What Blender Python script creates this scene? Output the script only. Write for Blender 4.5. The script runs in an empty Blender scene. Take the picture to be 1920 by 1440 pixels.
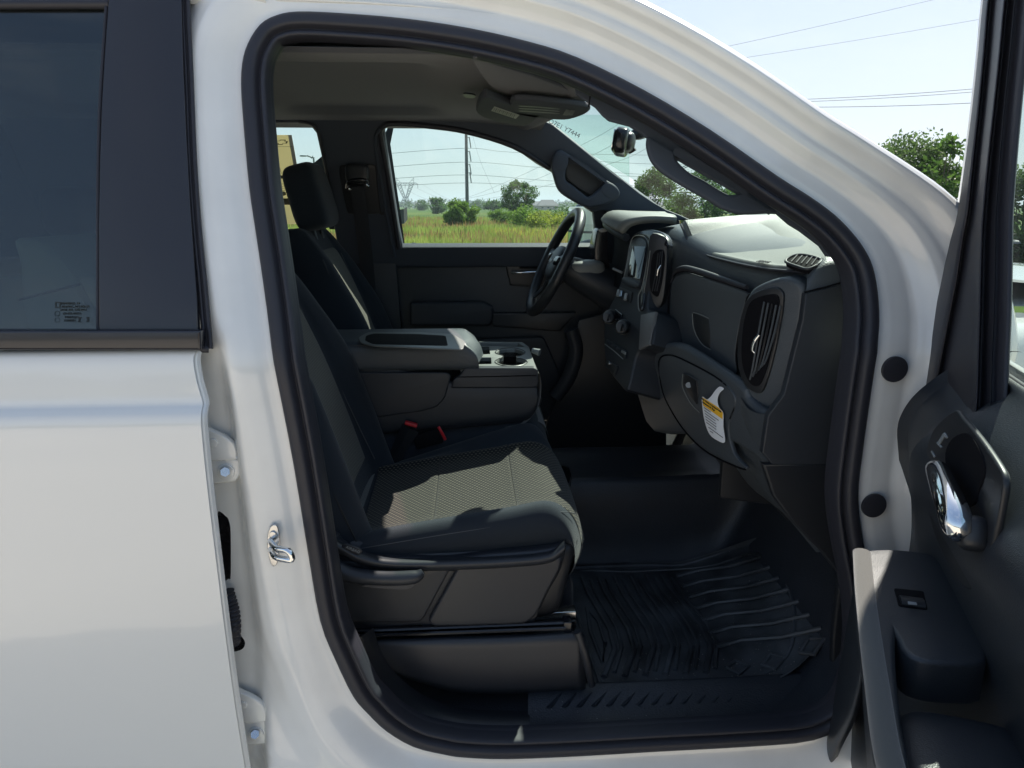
import bpy, bmesh, math, random
from mathutils import Vector, Matrix, noise
random.seed(7)
R = math.radians
scn = bpy.context.scene
COL = scn.collection
# ---------------------------------------------------------------- camera model
F = 1331.0; PIT = R(14.1); YAW = R(3.5); CAM = Vector((0, -1.25, 1.62))
FW = Vector((math.sin(YAW)*math.cos(PIT), math.cos(YAW)*math.cos(PIT), -math.sin(PIT)))
RT = Vector((math.cos(YAW), -math.sin(YAW), 0))
UP = Vector((math.sin(YAW)*math.sin(PIT), math.cos(YAW)*math.sin(PIT), math.cos(PIT)))
def ray(u, v): return FW + RT*((u-960)/F) + UP*((720-v)/F)
def PY(u, v, Y):
    d = ray(u, v); return CAM + d*((Y-CAM.y)/d.y)
def PZ(u, v, z):
    d = ray(u, v); return CAM + d*((z-CAM.z)/d.z)
def PX(u, v, x):
    d = ray(u, v); return CAM + d*((x-CAM.x)/d.x)
def PP(u, v, p, n):
    d = ray(u, v); return CAM + d*((p-CAM).dot(n)/d.dot(n))
def th(z): return max(0.0, z-1.36)*0.33          # tumblehome of the cab side
def PS(u, v, off=0.0):                            # point on the (leaning) body side
    Y = off
    for _ in range(12): Y = off + th(PY(u, v, Y).z)
    return PY(u, v, Y)
# ---------------------------------------------------------------- curves
def cr(p0, p1, p2, p3, t):
    return 0.5*((2*p1)+(p2-p0)*t+(2*p0-5*p1+4*p2-p3)*t*t+(3*p1-p0-3*p2+p3)*t*t*t)
def crv(pts, n=6, closed=False):
    pts = [Vector(p) for p in pts]; m = len(pts); out = []
    if n <= 1: return pts
    rng = range(m) if closed else range(m-1)
    for i in rng:
        if closed: a, b, c, d = pts[(i-1) % m], pts[i], pts[(i+1) % m], pts[(i+2) % m]
        else:
            b, c = pts[i], pts[i+1]
            a = pts[i-1] if i > 0 else b*2-c
            d = pts[i+2] if i+2 < m else c*2-b
        for k in range(n): out.append(cr(a, b, c, d, k/n))
    if not closed: out.append(pts[-1])
    return out
def rnd(pts, r, n=5):                             # rounded corners of a closed 2D/3D polygon
    pts = [Vector(p) for p in pts]; m = len(pts); out = []
    for i in range(m):
        p, a, b = pts[i], pts[i-1], pts[(i+1) % m]
        ra = min(r, (a-p).length*.45, (b-p).length*.45)
        A = p+(a-p).normalized()*ra; B = p+(b-p).normalized()*ra
        for k in range(n+1):
            t = k/n; out.append(A*(1-t)**2+p*2*t*(1-t)+B*t*t)
    return out
# ---------------------------------------------------------------- objects
def finish(name, me, mat, parent=None, smooth=True, ang=35):
    xs = [v.co for v in me.vertices]
    if xs:
        lo = Vector((min(c.x for c in xs), min(c.y for c in xs), min(c.z for c in xs)))
        hi = Vector((max(c.x for c in xs), max(c.y for c in xs), max(c.z for c in xs)))
        c = (lo+hi)/2
    else: c = Vector()
    me.transform(Matrix.Translation(-c))
    ob = bpy.data.objects.new(name, me); COL.objects.link(ob)
    if parent is not None:
        ob.parent = parent; ob.location = c-wloc(parent)
    else: ob.location = c
    ob['_w'] = list(c)
    if mat is not None:
        me.materials.clear(); me.materials.append(mat)
    if smooth and len(me.polygons):
        me.polygons.foreach_set('use_smooth', [True]*len(me.polygons))
        if ang: me.set_sharp_from_angle(angle=R(ang))
    return ob
def wloc(o): return Vector(o['_w'])
def empty(name, loc, label, cat, group=None):
    o = bpy.data.objects.new(name, None); COL.objects.link(o); o.location = loc; o['_w'] = list(loc)
    o.empty_display_size = .1; tag(o, label, cat, group); return o
def tag(o, label=None, cat=None, group=None, kind=None):
    if label: o['label'] = label
    if cat: o['category'] = cat
    if group: o['group'] = group
    if kind: o['kind'] = kind
    return o
def mesh(name, verts, faces, mat, parent=None, smooth=True, ang=35):
    me = bpy.data.meshes.new(name); me.from_pydata([tuple(v) for v in verts], [], faces); me.update()
    return finish(name, me, mat, parent, smooth, ang)
def loft(name, rows, mat, parent=None, cu=False, cv=False, su=4, sv=4, thick=0, ang=60, flip=False):
    """rows of 3D points; cu = rows closed along their length; cv = the list of rows closed"""
    rows = [crv(r, su, cu) for r in rows]
    cols = [crv([r[i] for r in rows], sv, cv) for i in range(len(rows[0]))]
    nu, nv = len(cols), len(cols[0])
    V = [cols[i][j] for j in range(nv) for i in range(nu)]
    Fc = []
    for j in range(nv if cv else nv-1):
        for i in range(nu if cu else nu-1):
            q = (j*nu+i, j*nu+(i+1) % nu, ((j+1) % nv)*nu+(i+1) % nu, ((j+1) % nv)*nu+i)
            Fc.append(q[::-1] if flip else q)
    me = bpy.data.meshes.new(name); me.from_pydata([tuple(v) for v in V], [], Fc)
    uv = me.uv_layers.new(name='UVMap')
    du = [0.0]; mid = nv//2
    for i in range(1, nu+1): du.append(du[-1]+(cols[i % nu][mid]-cols[i-1][mid]).length)
    dv = [0.0]; mi = nu//2
    for j in range(1, nv+1): dv.append(dv[-1]+(cols[mi][j % nv]-cols[mi][j-1]).length)
    k = 0
    for j in range(nv if cv else nv-1):
        for i in range(nu if cu else nu-1):
            L = [(du[i], dv[j]), (du[i+1], dv[j]), (du[i+1], dv[j+1]), (du[i], dv[j+1])]
            if flip: L = L[::-1]
            for a in L: uv.data[k].uv = a; k += 1
    me.update()
    ob = finish(name, me, mat, parent, True, ang)
    if thick:
        s = ob.modifiers.new('s', 'SOLIDIFY'); s.thickness = thick; s.offset = -1
    return ob
def basis(n):
    n = n.normalized(); e1 = Vector((0, 0, 1)).cross(n)
    if e1.length < .05: e1 = Vector((1, 0, 0))
    e1.normalize(); e2 = n.cross(e1); return e1, e2, n
def plate3(name, loops, n, t, mat, parent=None, bev=.003, ang=30, res=2):
    """loops: outer + holes, 3D points on a plane with normal n (towards the viewer); body lies behind it"""
    e1, e2, n = basis(n); o = Vector(loops[0][0])
    cu = bpy.data.curves.new(name, 'CURVE'); cu.dimensions = '2D'; cu.fill_mode = 'BOTH'
    bev = min(bev, t*.49); cu.extrude = max(t/2-bev, 0); cu.bevel_depth = bev; cu.bevel_resolution = res; cu.offset = -bev
    for lp in loops:
        sp = cu.splines.new('POLY'); sp.points.add(len(lp)-1); sp.use_cyclic_u = True
        for i, p in enumerate(lp):
            d = Vector(p)-o; sp.points[i].co = (d.dot(e1), d.dot(e2), 0, 1)
    ob = bpy.data.objects.new('tmp', cu); me = bpy.data.meshes.new_from_object(ob)
    bpy.data.objects.remove(ob)
    M = Matrix((e1, e2, n)).transposed().to_4x4(); M.translation = o-n*(t/2)
    me.transform(M)
    bm = bmesh.new(); bm.from_mesh(me); bmesh.ops.remove_doubles(bm, verts=bm.verts, dist=1e-5); bm.to_mesh(me); bm.free()
    me.name = name
    return finish(name, me, mat, parent, True, ang)
NY = Vector((0, -1, 0))
def plate(name, loops, Y, t, mat, parent=None, bev=.003, sm=4, r=0, **k):
    """loops in photo pixels on the plane Y; sm>1: smooth curve; r: rounded corners (m)"""
    L = []
    for lp in loops:
        p = [PY(a, b, Y) for a, b in lp]
        L.append(rnd(p, r) if r else crv(p, sm, True))
    return plate3(name, L, NY, t, mat, parent, bev, **k)
def sweep(name, path, rad, mat, parent=None, n=10, closed=False, sm=4, flat=1.0, up=None, caps=True):
    """tube; rad number or list; flat: thickness ratio along 'up'"""
    P = crv(path, sm, closed); m = len(P)
    if isinstance(rad, (list, tuple)): rr = [q.x for q in crv([Vector((a, 0, 0)) for a in rad], sm, closed)]
    else: rr = [rad]*m
    V = []; Fc = []; prev = None
    for i in range(m):
        a = P[i-1] if (i > 0 or closed) else P[i]; b = P[(i+1) % m] if (i < m-1 or closed) else P[i]
        T = (b-a).normalized()
        if prev is None:
            s = Vector(up) if up else (Vector((0, 0, 1)) if abs(T.z) < .9 else Vector((1, 0, 0)))
        else: s = prev if not up else Vector(up)
        N = (s-T*s.dot(T)).normalized(); B = T.cross(N); prev = N
        for k in range(n):
            A = 2*math.pi*k/n; V.append(P[i]+(N*math.cos(A)*flat+B*math.sin(A))*rr[i])
    for i in range(m if closed else m-1):
        for k in range(n):
            Fc.append((i*n+k, i*n+(k+1) % n, ((i+1) % m)*n+(k+1) % n, ((i+1) % m)*n+k))
    if not closed and caps:
        Fc.append(tuple(range(n-1, -1, -1))); Fc.append(tuple((m-1)*n+k for k in range(n)))
    return mesh(name, V, Fc, mat, parent, True, 50)
def sbox(name, c, dim, mat, parent=None, e=.35, rot=None, nu=40, nv=22, taper=None):
    """super-ellipsoid box; e small = squarer"""
    V = []; Fc = []
    def f(w, q): return math.copysign(abs(w)**q, w)
    M = Matrix.Rotation(0, 3, 'X') if rot is None else rot
    for j in range(nv+1):
        b = -math.pi/2+math.pi*j/nv
        for i in range(nu):
            a = 2*math.pi*i/nu
            p = Vector((f(math.cos(b), e)*f(math.cos(a), e)*dim[0]/2, f(math.cos(b), e)*f(math.sin(a), e)*dim[1]/2, f(math.sin(b), e)*dim[2]/2))
            if taper: p = taper(p)
            V.append(Vector(c)+M @ p)
    for j in range(nv):
        for i in range(nu): Fc.append((j*nu+i, j*nu+(i+1) % nu, (j+1)*nu+(i+1) % nu, (j+1)*nu+i))
    return mesh(name, V, Fc, mat, parent, True, 60)
def box(name, c, dim, mat, parent=None, bev=.004, rot=None, seg=3):
    bm = bmesh.new(); bmesh.ops.create_cube(bm, size=1)
    for v in bm.verts: v.co = Vector((v.co.x*dim[0], v.co.y*dim[1], v.co.z*dim[2]))
    if bev: bmesh.ops.bevel(bm, geom=bm.edges[:], offset=min(bev, min(dim)*.45), segments=seg, profile=.5, affect='EDGES')
    M = Matrix.Identity(4) if rot is None else rot.to_4x4()
    bmesh.ops.transform(bm, matrix=Matrix.Translation(c) @ M, verts=bm.verts)
    me = bpy.data.meshes.new(name); bm.to_mesh(me); bm.free()
    return finish(name, me, mat, parent, True, 35)
def disc(name, c, n, r, t, mat, parent=None, bev=.001, k=28):
    e1, e2, n = basis(n); lp = [Vector(c)+(e1*math.cos(2*math.pi*i/k)+e2*math.sin(2*math.pi*i/k))*r for i in range(k)]
    return plate3(name, [lp], n, t, mat, parent, bev)
def text(name, s, c, ex, ey, size, mat, parent=None, depth=.0006, mirror=False, bold=0, spacing=1.0):
    cu = bpy.data.curves.new(name, 'FONT'); cu.body = s; cu.size = size; cu.extrude = depth; cu.offset = bold
    cu.align_x = 'CENTER'; cu.align_y = 'CENTER'; cu.space_character = spacing; cu.resolution_u = 3
    ob = bpy.data.objects.new('tmp', cu); me = bpy.data.meshes.new_from_object(ob); bpy.data.objects.remove(ob)
    ex = Vector(ex).normalized(); ey = Vector(ey); ey = (ey-ex*ey.dot(ex)).normalized(); n = ex.cross(ey)
    if mirror: ex = -ex; n = -n
    M = Matrix((ex, ey, n)).transposed().to_4x4(); M.translation = Vector(c)
    me.transform(M); me.name = name
    return finish(name, me, mat, parent, False)
def join(name, obs, parent=None, mat=None):
    """merge helper meshes of ONE part into one mesh object"""
    bm = bmesh.new(); mats = []
    for o in obs:
        m = o.data.copy(); m.transform(Matrix.Translation(wloc(o)))
        base = len(mats)
        for q in o.data.materials: mats.append(q)
        if base:
            for p in m.polygons: p.material_index += base
        bm.from_mesh(m); bpy.data.meshes.remove(m)
    me = bpy.data.meshes.new(name); bm.to_mesh(me); bm.free()
    sm = [p.use_smooth for p in me.polygons]
    for o in obs:
        d = o.data; bpy.data.objects.remove(o); bpy.data.meshes.remove(d)
    ob = finish(name, me, None, parent, False)
    if mat: me.materials.append(mat)
    else:
        uniq = []; remap = []
        for q in mats:
            if q not in uniq: uniq.append(q)
            remap.append(uniq.index(q))
        for q in uniq: me.materials.append(q)
        for p in me.polygons: p.material_index = remap[min(p.material_index, len(remap)-1)]
    me.polygons.foreach_set('use_smooth', sm); me.set_sharp_from_angle(angle=R(40))
    return ob
# ---------------------------------------------------------------- materials
def newmat(name):
    m = bpy.data.materials.new(name); m.use_nodes = True; nt = m.node_tree
    return m, nt, nt.nodes['Principled BSDF']
def pmat(name, col, rough=.5, metal=0, spec=.5, coat=0, bump=0, bscale=400, var=0, vscale=6, btype='NOISE', detail=3, sheen=0, bdist=.002):
    m, nt, b = newmat(name)
    b.inputs['Base Color'].default_value = (*col, 1); b.inputs['Roughness'].default_value = rough
    b.inputs['Metallic'].default_value = metal; b.inputs['Specular IOR Level'].default_value = spec
    b.inputs['Coat Weight'].default_value = coat; b.inputs['Coat Roughness'].default_value = .04
    b.inputs['Sheen Weight'].default_value = sheen
    tc = nt.nodes.new('ShaderNodeTexCoord')
    if bump:
        if btype == 'VOR':
            n = nt.nodes.new('ShaderNodeTexVoronoi'); n.inputs['Scale'].default_value = bscale; o = n.outputs['Distance']
        else:
            n = nt.nodes.new('ShaderNodeTexNoise'); n.inputs['Scale'].default_value = bscale; n.inputs['Detail'].default_value = detail; o = n.outputs['Fac']
        nt.links.new(tc.outputs['Object'], n.inputs['Vector'])
        bp = nt.nodes.new('ShaderNodeBump'); bp.inputs['Strength'].default_value = bump; bp.inputs['Distance'].default_value = bdist
        nt.links.new(o, bp.inputs['Height']); nt.links.new(bp.outputs['Normal'], b.inputs['Normal'])
    if var:
        n = nt.nodes.new('ShaderNodeTexNoise'); n.inputs['Scale'].default_value = vscale; n.inputs['Detail'].default_value = 5
        nt.links.new(tc.outputs['Object'], n.inputs['Vector'])
        r = nt.nodes.new('ShaderNodeMapRange'); r.inputs[1].default_value = .3; r.inputs[2].default_value = .7
        r.inputs[3].default_value = 1-var; r.inputs[4].default_value = 1+var; nt.links.new(n.outputs['Fac'], r.inputs[0])
        h = nt.nodes.new('ShaderNodeHueSaturation'); h.inputs['Color'].default_value = (*col, 1)
        nt.links.new(r.outputs[0], h.inputs['Value']); nt.links.new(h.outputs[0], b.inputs['Base Color'])
        r2 = nt.nodes.new('ShaderNodeMapRange'); r2.inputs[1].default_value = .3; r2.inputs[2].default_value = .7
        r2.inputs[3].default_value = rough*(1-var*.4); r2.inputs[4].default_value = min(1, rough*(1+var*.4)); nt.links.new(n.outputs['Fac'], r2.inputs[0])
        nt.links.new(r2.outputs[0], b.inputs['Roughness'])
    return m
M = {}
M['paint'] = pmat('white_paint', (.735, .75, .745), .22, coat=1.0, spec=.5, bump=.02, bscale=900, detail=1, bdist=.0005)
M['jamb'] = pmat('jamb_paint', (.79, .80, .79), .25, coat=.9, bump=.05, bscale=150, var=.05, vscale=9, bdist=.0006)
M['seal'] = pmat('seal_rubber', (.026, .027, .036), .5, bump=.08, bscale=500, spec=.4)
M['blackgloss'] = pmat('gloss_black_trim', (.012, .013, .017), .22, coat=.15, bump=.04, bscale=700, bdist=.0005)
M['applique'] = pmat('satin_black_applique', (.022, .022, .028), .22, coat=.25, bump=.12, bscale=1500, bdist=.0004)
M['trim'] = pmat('grained_plastic', (.021, .025, .032), .48, bump=.22, bscale=900, var=.06, vscale=5, bdist=.0008)
M['trim2'] = pmat('smooth_dark_plastic', (.016, .018, .022), .38, bump=.1, bscale=900, bdist=.0006)
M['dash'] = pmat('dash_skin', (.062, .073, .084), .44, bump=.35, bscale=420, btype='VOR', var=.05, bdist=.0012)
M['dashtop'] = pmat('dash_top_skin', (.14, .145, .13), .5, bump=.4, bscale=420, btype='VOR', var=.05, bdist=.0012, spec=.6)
M['door_trim'] = pmat('door_trim_plastic', (.024, .029, .036), .4, bump=.3, bscale=600, btype='VOR', bdist=.0009)
M['headliner'] = pmat('headliner_cloth', (.034, .041, .060), .95, bump=.3, bscale=900, spec=.1, sheen=.2)
M['visor'] = pmat('visor_vinyl', (.062, .068, .082), .8, bump=.2, bscale=900, spec=.2)
M['pillar'] = pmat('pillar_plastic', (.050, .060, .080), .6, bump=.25, bscale=1000, spec=.3)
M['fabric'] = pmat('plain_seat_cloth', (.021, .027, .036), .85, bump=.5, bscale=1600, spec=.12, sheen=.15, bdist=.001)
M['fabric_lt'] = pmat('grey_seat_cloth', (.085, .082, .074), .85, bump=.5, bscale=1600, spec=.15, sheen=.45, bdist=.001)
M['thread'] = pmat('seam_thread', (.07, .073, .08), .8)
M['groove'] = pmat('dark_gap', (.006, .006, .008), .8, spec=.1)
M['rubber'] = pmat('floor_vinyl', (.027, .031, .039), .40, bump=.6, bscale=260, var=.18, vscale=7, bdist=.0016, spec=.4)
M['chrome'] = pmat('chrome', (.82, .84, .86), .08, metal=1)
M['steel'] = pmat('zinc_steel', (.6, .61, .62), .25, metal=1, bump=.05, bscale=200)
M['red'] = pmat('red_plastic', (.62, .02, .03), .35)
M['webbing'] = pmat('belt_webbing', (.02, .022, .028), .7, bump=.5, bscale=700)
M['tagwhite'] = pmat('card_white', (.75, .78, .82), .45)
M['tagyellow'] = pmat('card_yellow', (.82, .47, .03), .45)
M['ink'] = pmat('printed_ink', (.02, .02, .025), .6)
M['marking'] = pmat('moulded_marking', (.25, .27, .28), .5)
M['silver'] = pmat('silver_plastic', (.36, .38, .38), .3, metal=.3)
M['console_top'] = pmat('console_grey_plastic', (.20, .21, .20), .42, bump=.1, bscale=900, bdist=.0006)
M['screen'] = pmat('dark_screen', (.01, .012, .015), .06, coat=.5)
M['mirror'] = pmat('mirror_silver', (.85, .88, .88), .01, metal=1)
M['orange'] = pmat('yellow_flower', (.8, .5, .03), .6)
def glass(name, tint, refl=1.0, ior=1.45, rough=0.0):
    m, nt, b = newmat(name); nt.nodes.remove(b); out = nt.nodes['Material Output']
    t = nt.nodes.new('ShaderNodeBsdfTransparent'); t.inputs[0].default_value = (*tint, 1)
    g = nt.nodes.new('ShaderNodeBsdfGlossy'); g.inputs['Roughness'].default_value = rough; g.inputs[0].default_value = (refl, refl, refl, 1)
    f = nt.nodes.new('ShaderNodeFresnel'); gm = nt.nodes.new('ShaderNodeNewGeometry'); mr = nt.nodes.new('ShaderNodeMapRange')
    mr.inputs[3].default_value = ior; mr.inputs[4].default_value = 1/ior; nt.links.new(gm.outputs['Backfacing'], mr.inputs[0]); nt.links.new(mr.outputs[0], f.inputs[0])
    x = nt.nodes.new('ShaderNodeMixShader'); nt.links.new(f.outputs[0], x.inputs[0]); nt.links.new(t.outputs[0], x.inputs[1]); nt.links.new(g.outputs[0], x.inputs[2])
    nt.links.new(x.outputs[0], out.inputs[0]); return m
M['glass'] = glass('tinted_glass', (.77, .90, .84), .9)
M['wglass'] = glass('windshield_glass', (.78, .92, .87), .25)
M['privacy'] = glass('privacy_glass', (.52, .58, .57), .8, 1.9)
def patfabric(name, base, dot, su=.0105, sv=.0075, uvn=True, stripe=False):
    m, nt, b = newmat(name); N = nt.nodes; L = nt.links
    b.inputs['Roughness'].default_value = .8; b.inputs['Specular IOR Level'].default_value = .15; b.inputs['Sheen Weight'].default_value = .15
    tc = N.new('ShaderNodeTexCoord'); sp = N.new('ShaderNodeSeparateXYZ'); L.new(tc.outputs['UV'], sp.inputs[0])
    def mt(op, a, c=None):
        n = N.new('ShaderNodeMath'); n.operation = op
        for i, q in enumerate((a, c)):
            if q is None: continue
            if isinstance(q, (int, float)): n.inputs[i].default_value = q
            else: L.new(q, n.inputs[i])
        return n.outputs[0]
    y = mt('DIVIDE', sp.outputs[1], sv); row = mt('FLOOR', y); odd = mt('MULTIPLY', mt('PINGPONG', row, 1.0), .5)
    x = mt('ADD', mt('DIVIDE', sp.outputs[0], su), odd)
    fx = mt('SUBTRACT', mt('FRACT', x), .5); fy = mt('SUBTRACT', mt('FRACT', y), .5)
    if stripe: d = mt('ABSOLUTE', fy)
    else: d = mt('SQRT', mt('ADD', mt('MULTIPLY', mt('MULTIPLY', fx, fx), 1.3), mt('MULTIPLY', fy, mt('MULTIPLY', fy, 2.2))))
    mr = N.new('ShaderNodeMapRange'); mr.inputs[1].default_value = .36; mr.inputs[2].default_value = .22; L.new(d, mr.inputs[0])
    nz = N.new('ShaderNodeTexNoise'); nz.inputs['Scale'].default_value = 500; L.new(tc.outputs['Object'], nz.inputs['Vector'])
    mx = N.new('ShaderNodeMix'); mx.data_type = 'RGBA'; mx.inputs[6].default_value = (*base, 1); mx.inputs[7].default_value = (*dot, 1)
    L.new(mt('MULTIPLY', mr.outputs[0], mt('ADD', nz.outputs['Fac'], .45)), mx.inputs[0]); L.new(mx.outputs[2], b.inputs['Base Color'])
    bp = N.new('ShaderNodeBump'); bp.inputs['Strength'].default_value = .6; bp.inputs['Distance'].default_value = .0012
    L.new(mt('ADD', mr.outputs[0], mt('MULTIPLY', nz.outputs['Fac'], .5)), bp.inputs['Height']); L.new(bp.outputs[0], b.inputs['Normal'])
    return m
M['pattern'] = patfabric('dotted_seat_cloth', (.018, .017, .016), (.17, .155, .115), .0115, .0085)
M['mat'] = pmat('mat_rubber', (.052, .057, .064), .42, bump=.5, bscale=200, var=.6, vscale=11, bdist=.0012, spec=.5)
M['ribbed'] = patfabric('ribbed_seat_cloth', (.03, .029, .027), (.17, .16, .135), sv=.011, stripe=True)
NL = Vector((0, -1, .33)).normalized()
def lean(u, v, off): return PP(u, v, Vector((0, off, 1.36)), NL)
def plateL(name, loops, off, t, mat, parent=None, bev=.003, sm=4, r=0, **k):
    L = []
    for lp in loops:
        p = [lean(a, b, off) for a, b in lp]
        L.append(rnd(p, r) if r else crv(p, sm, True))
    return plate3(name, L, NL, t, mat, parent, bev, **k)
# ================================================================ ENVIRONMENT
def leafmat(name, c1, c2, scale=3.0, trans=.5):
    m, nt, b = newmat(name); N = nt.nodes; L = nt.links
    b.inputs['Roughness'].default_value = .55; b.inputs['Specular IOR Level'].default_value = .3
    tc = N.new('ShaderNodeTexCoord'); n = N.new('ShaderNodeTexNoise'); n.inputs['Scale'].default_value = scale; n.inputs['Detail'].default_value = 4
    L.new(tc.outputs['Object'], n.inputs['Vector'])
    r = N.new('ShaderNodeMapRange'); r.inputs[1].default_value = .38; r.inputs[2].default_value = .62; L.new(n.outputs['Fac'], r.inputs[0])
    x = N.new('ShaderNodeMix'); x.data_type = 'RGBA'; x.inputs[6].default_value = (*c1, 1); x.inputs[7].default_value = (*c2, 1)
    L.new(r.outputs[0], x.inputs[0]); L.new(x.outputs[2], b.inputs['Base Color'])
    t = N.new('ShaderNodeBsdfTranslucent'); L.new(x.outputs[2], t.inputs[0])
    s = N.new('ShaderNodeMixShader'); s.inputs[0].default_value = trans
    L.new(b.outputs[0], s.inputs[1]); L.new(t.outputs[0], s.inputs[2]); L.new(s.outputs[0], nt.nodes['Material Output'].inputs[0]); return m
LF = leafmat('leaf_green', (.045, .10, .02), (.10, .19, .035), 2.0)
LF2 = leafmat('leaf_willow', (.12, .22, .03), (.2, .30, .05), 2.0)
LF3 = leafmat('leaf_dark', (.05, .10, .03), (.11, .18, .05), 1.5)
LF4 = leafmat('leaf_yellow', (.2, .26, .03), (.34, .36, .06), 1.5)
GR1 = leafmat('grass_green', (.20, .27, .05), (.36, .40, .10), .35)
GR2 = leafmat('grass_rust', (.30, .15, .08), (.32, .25, .10), .5)
GR3 = leafmat('weed_yellow', (.50, .48, .07), (.38, .43, .08), .5)
BARK = pmat('bark', (.10, .08, .06), .9, bump=.5, bscale=20)
FAR = leafmat('far_foliage', (.03, .06, .02), (.07, .11, .035), .05, .1)

# ground: one sheet to the horizon
def groundmat():
    m, nt, b = newmat('meadow_soil'); N = nt.nodes; L = nt.links
    b.inputs['Roughness'].default_value = .95; b.inputs['Specular IOR Level'].default_value = .05
    g = N.new('ShaderNodeNewGeometry'); mp = N.new('ShaderNodeMapping'); mp.inputs['Scale'].default_value = (.0022, .011, 1)
    L.new(g.outputs['Position'], mp.inputs[0])
    n = N.new('ShaderNodeTexNoise'); n.inputs['Scale'].default_value = 1; n.inputs['Detail'].default_value = 3; L.new(mp.outputs[0], n.inputs['Vector'])
    c = N.new('ShaderNodeValToRGB'); c.color_ramp.elements[0].position = .35; c.color_ramp.elements[0].color = (.12, .22, .04, 1)
    c.color_ramp.elements[1].position = .65; c.color_ramp.elements[1].color = (.22, .26, .07, 1)
    e = c.color_ramp.elements.new(.5); e.color = (.09, .15, .04, 1)
    L.new(n.outputs['Fac'], c.inputs[0])
    n2 = N.new('ShaderNodeTexNoise'); n2.inputs['Scale'].default_value = 1.2; n2.inputs['Detail'].default_value = 6; L.new(g.outputs['Position'], n2.inputs['Vector'])
    x = N.new('ShaderNodeMix'); x.data_type = 'RGBA'; x.blend_type = 'MULTIPLY'; x.inputs[0].default_value = .6
    L.new(c.outputs[0], x.inputs[6]); L.new(n2.outputs['Color'], x.inputs[7]); L.new(x.outputs[2], b.inputs['Base Color']); return m
V = []; Fc = []; nx, ny = 40, 40
for j in range(ny+1):
    for i in range(nx+1):
        X = -4000+8000*i/nx; Y = -3000+9000*j/ny
        V.append((X, Y, -.02)); 
for j in range(ny):
    for i in range(nx): Fc.append((j*(nx+1)+i, j*(nx+1)+i+1, (j+1)*(nx+1)+i+1, (j+1)*(nx+1)+i))
tag(mesh('ground', V, Fc, groundmat(), None, False), kind='structure')
lotm = pmat('lot_concrete', (.53, .47, .39), .85, bump=.3, bscale=60, var=.12, vscale=.7, spec=.2, bdist=.004)
lot = mesh('parking_lot', [(-60, -60, -.016), (60, -60, -.016), (60, 3, -.016), (6.5, 7.5, -.016), (-60, 7.5, -.016)], [(0, 1, 2, 3, 4)], lotm, None, False); tag(lot, kind='structure')

def leaves(V, Fc, c, n, rad, size, elong=1.7, up=.3):
    for _ in range(n):
        while True:
            p = Vector((random.uniform(-1, 1), random.uniform(-1, 1), random.uniform(-1, 1)))
            if p.length < 1: break
        p = Vector((p.x*rad[0], p.y*rad[1], p.z*rad[2]))+c
        d = Vector((random.gauss(0, 1), random.gauss(0, 1), random.gauss(up, .8))).normalized()
        s = d.cross(Vector((random.gauss(0, 1), random.gauss(0, 1), random.gauss(0, 1)))).normalized()
        z = size*random.uniform(.6, 1.3); k = len(V)
        V += [p, p+d*z*elong*.5+s*z*.4, p+d*z*elong, p+d*z*elong*.5-s*z*.4]; Fc.append((k, k+1, k+2, k+3))
def tree(name, label, cat, base, h, rad, ncl, nlf, size, mat, group=None, trunk=.05, low=.35, spread=.42, seed=1, elong=1.7):
    random.seed(seed); base = Vector(base); e = empty(name, base, label, cat, group)
    V = []; Fc = []; cc = base+Vector((0, 0, h*(low+(1-low)/2))); hz = h*(1-low)/2; tips = []
    for i in range(ncl):
        a = random.uniform(0, 6.28); t = random.uniform(-1, 1); r = math.sqrt(max(0, 1-t*t))*random.uniform(.35, .98)
        c = cc+Vector((math.cos(a)*rad*r, math.sin(a)*rad*r, t*hz*random.uniform(.7, .95)))
        q = rad*spread*random.uniform(.4, 1); tips.append(c)
        leaves(V, Fc, c, nlf, (q, q, q*.75), size, elong)
    mesh('crown', V, Fc, mat, e, False)
    parts = [sweep('t', [base-Vector((0, 0, .1)), base+Vector((h*.02, 0, h*.3)), cc], [trunk, trunk*.7, trunk*.3], BARK, None, 7)]
    for c in tips[:min(14, ncl)]:
        s = base+Vector((0, 0, h*random.uniform(.15, .5)))
        parts.append(sweep('t', [s, (s+c)/2+Vector((0, 0, .05*h)), c], [trunk*.4, trunk*.25, trunk*.08], BARK, None, 5))
    join('trunk', parts, e, BARK); return e
def gp(u, Y): p = PY(u, 385, Y); return Vector((p.x, Y, 0))
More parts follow.
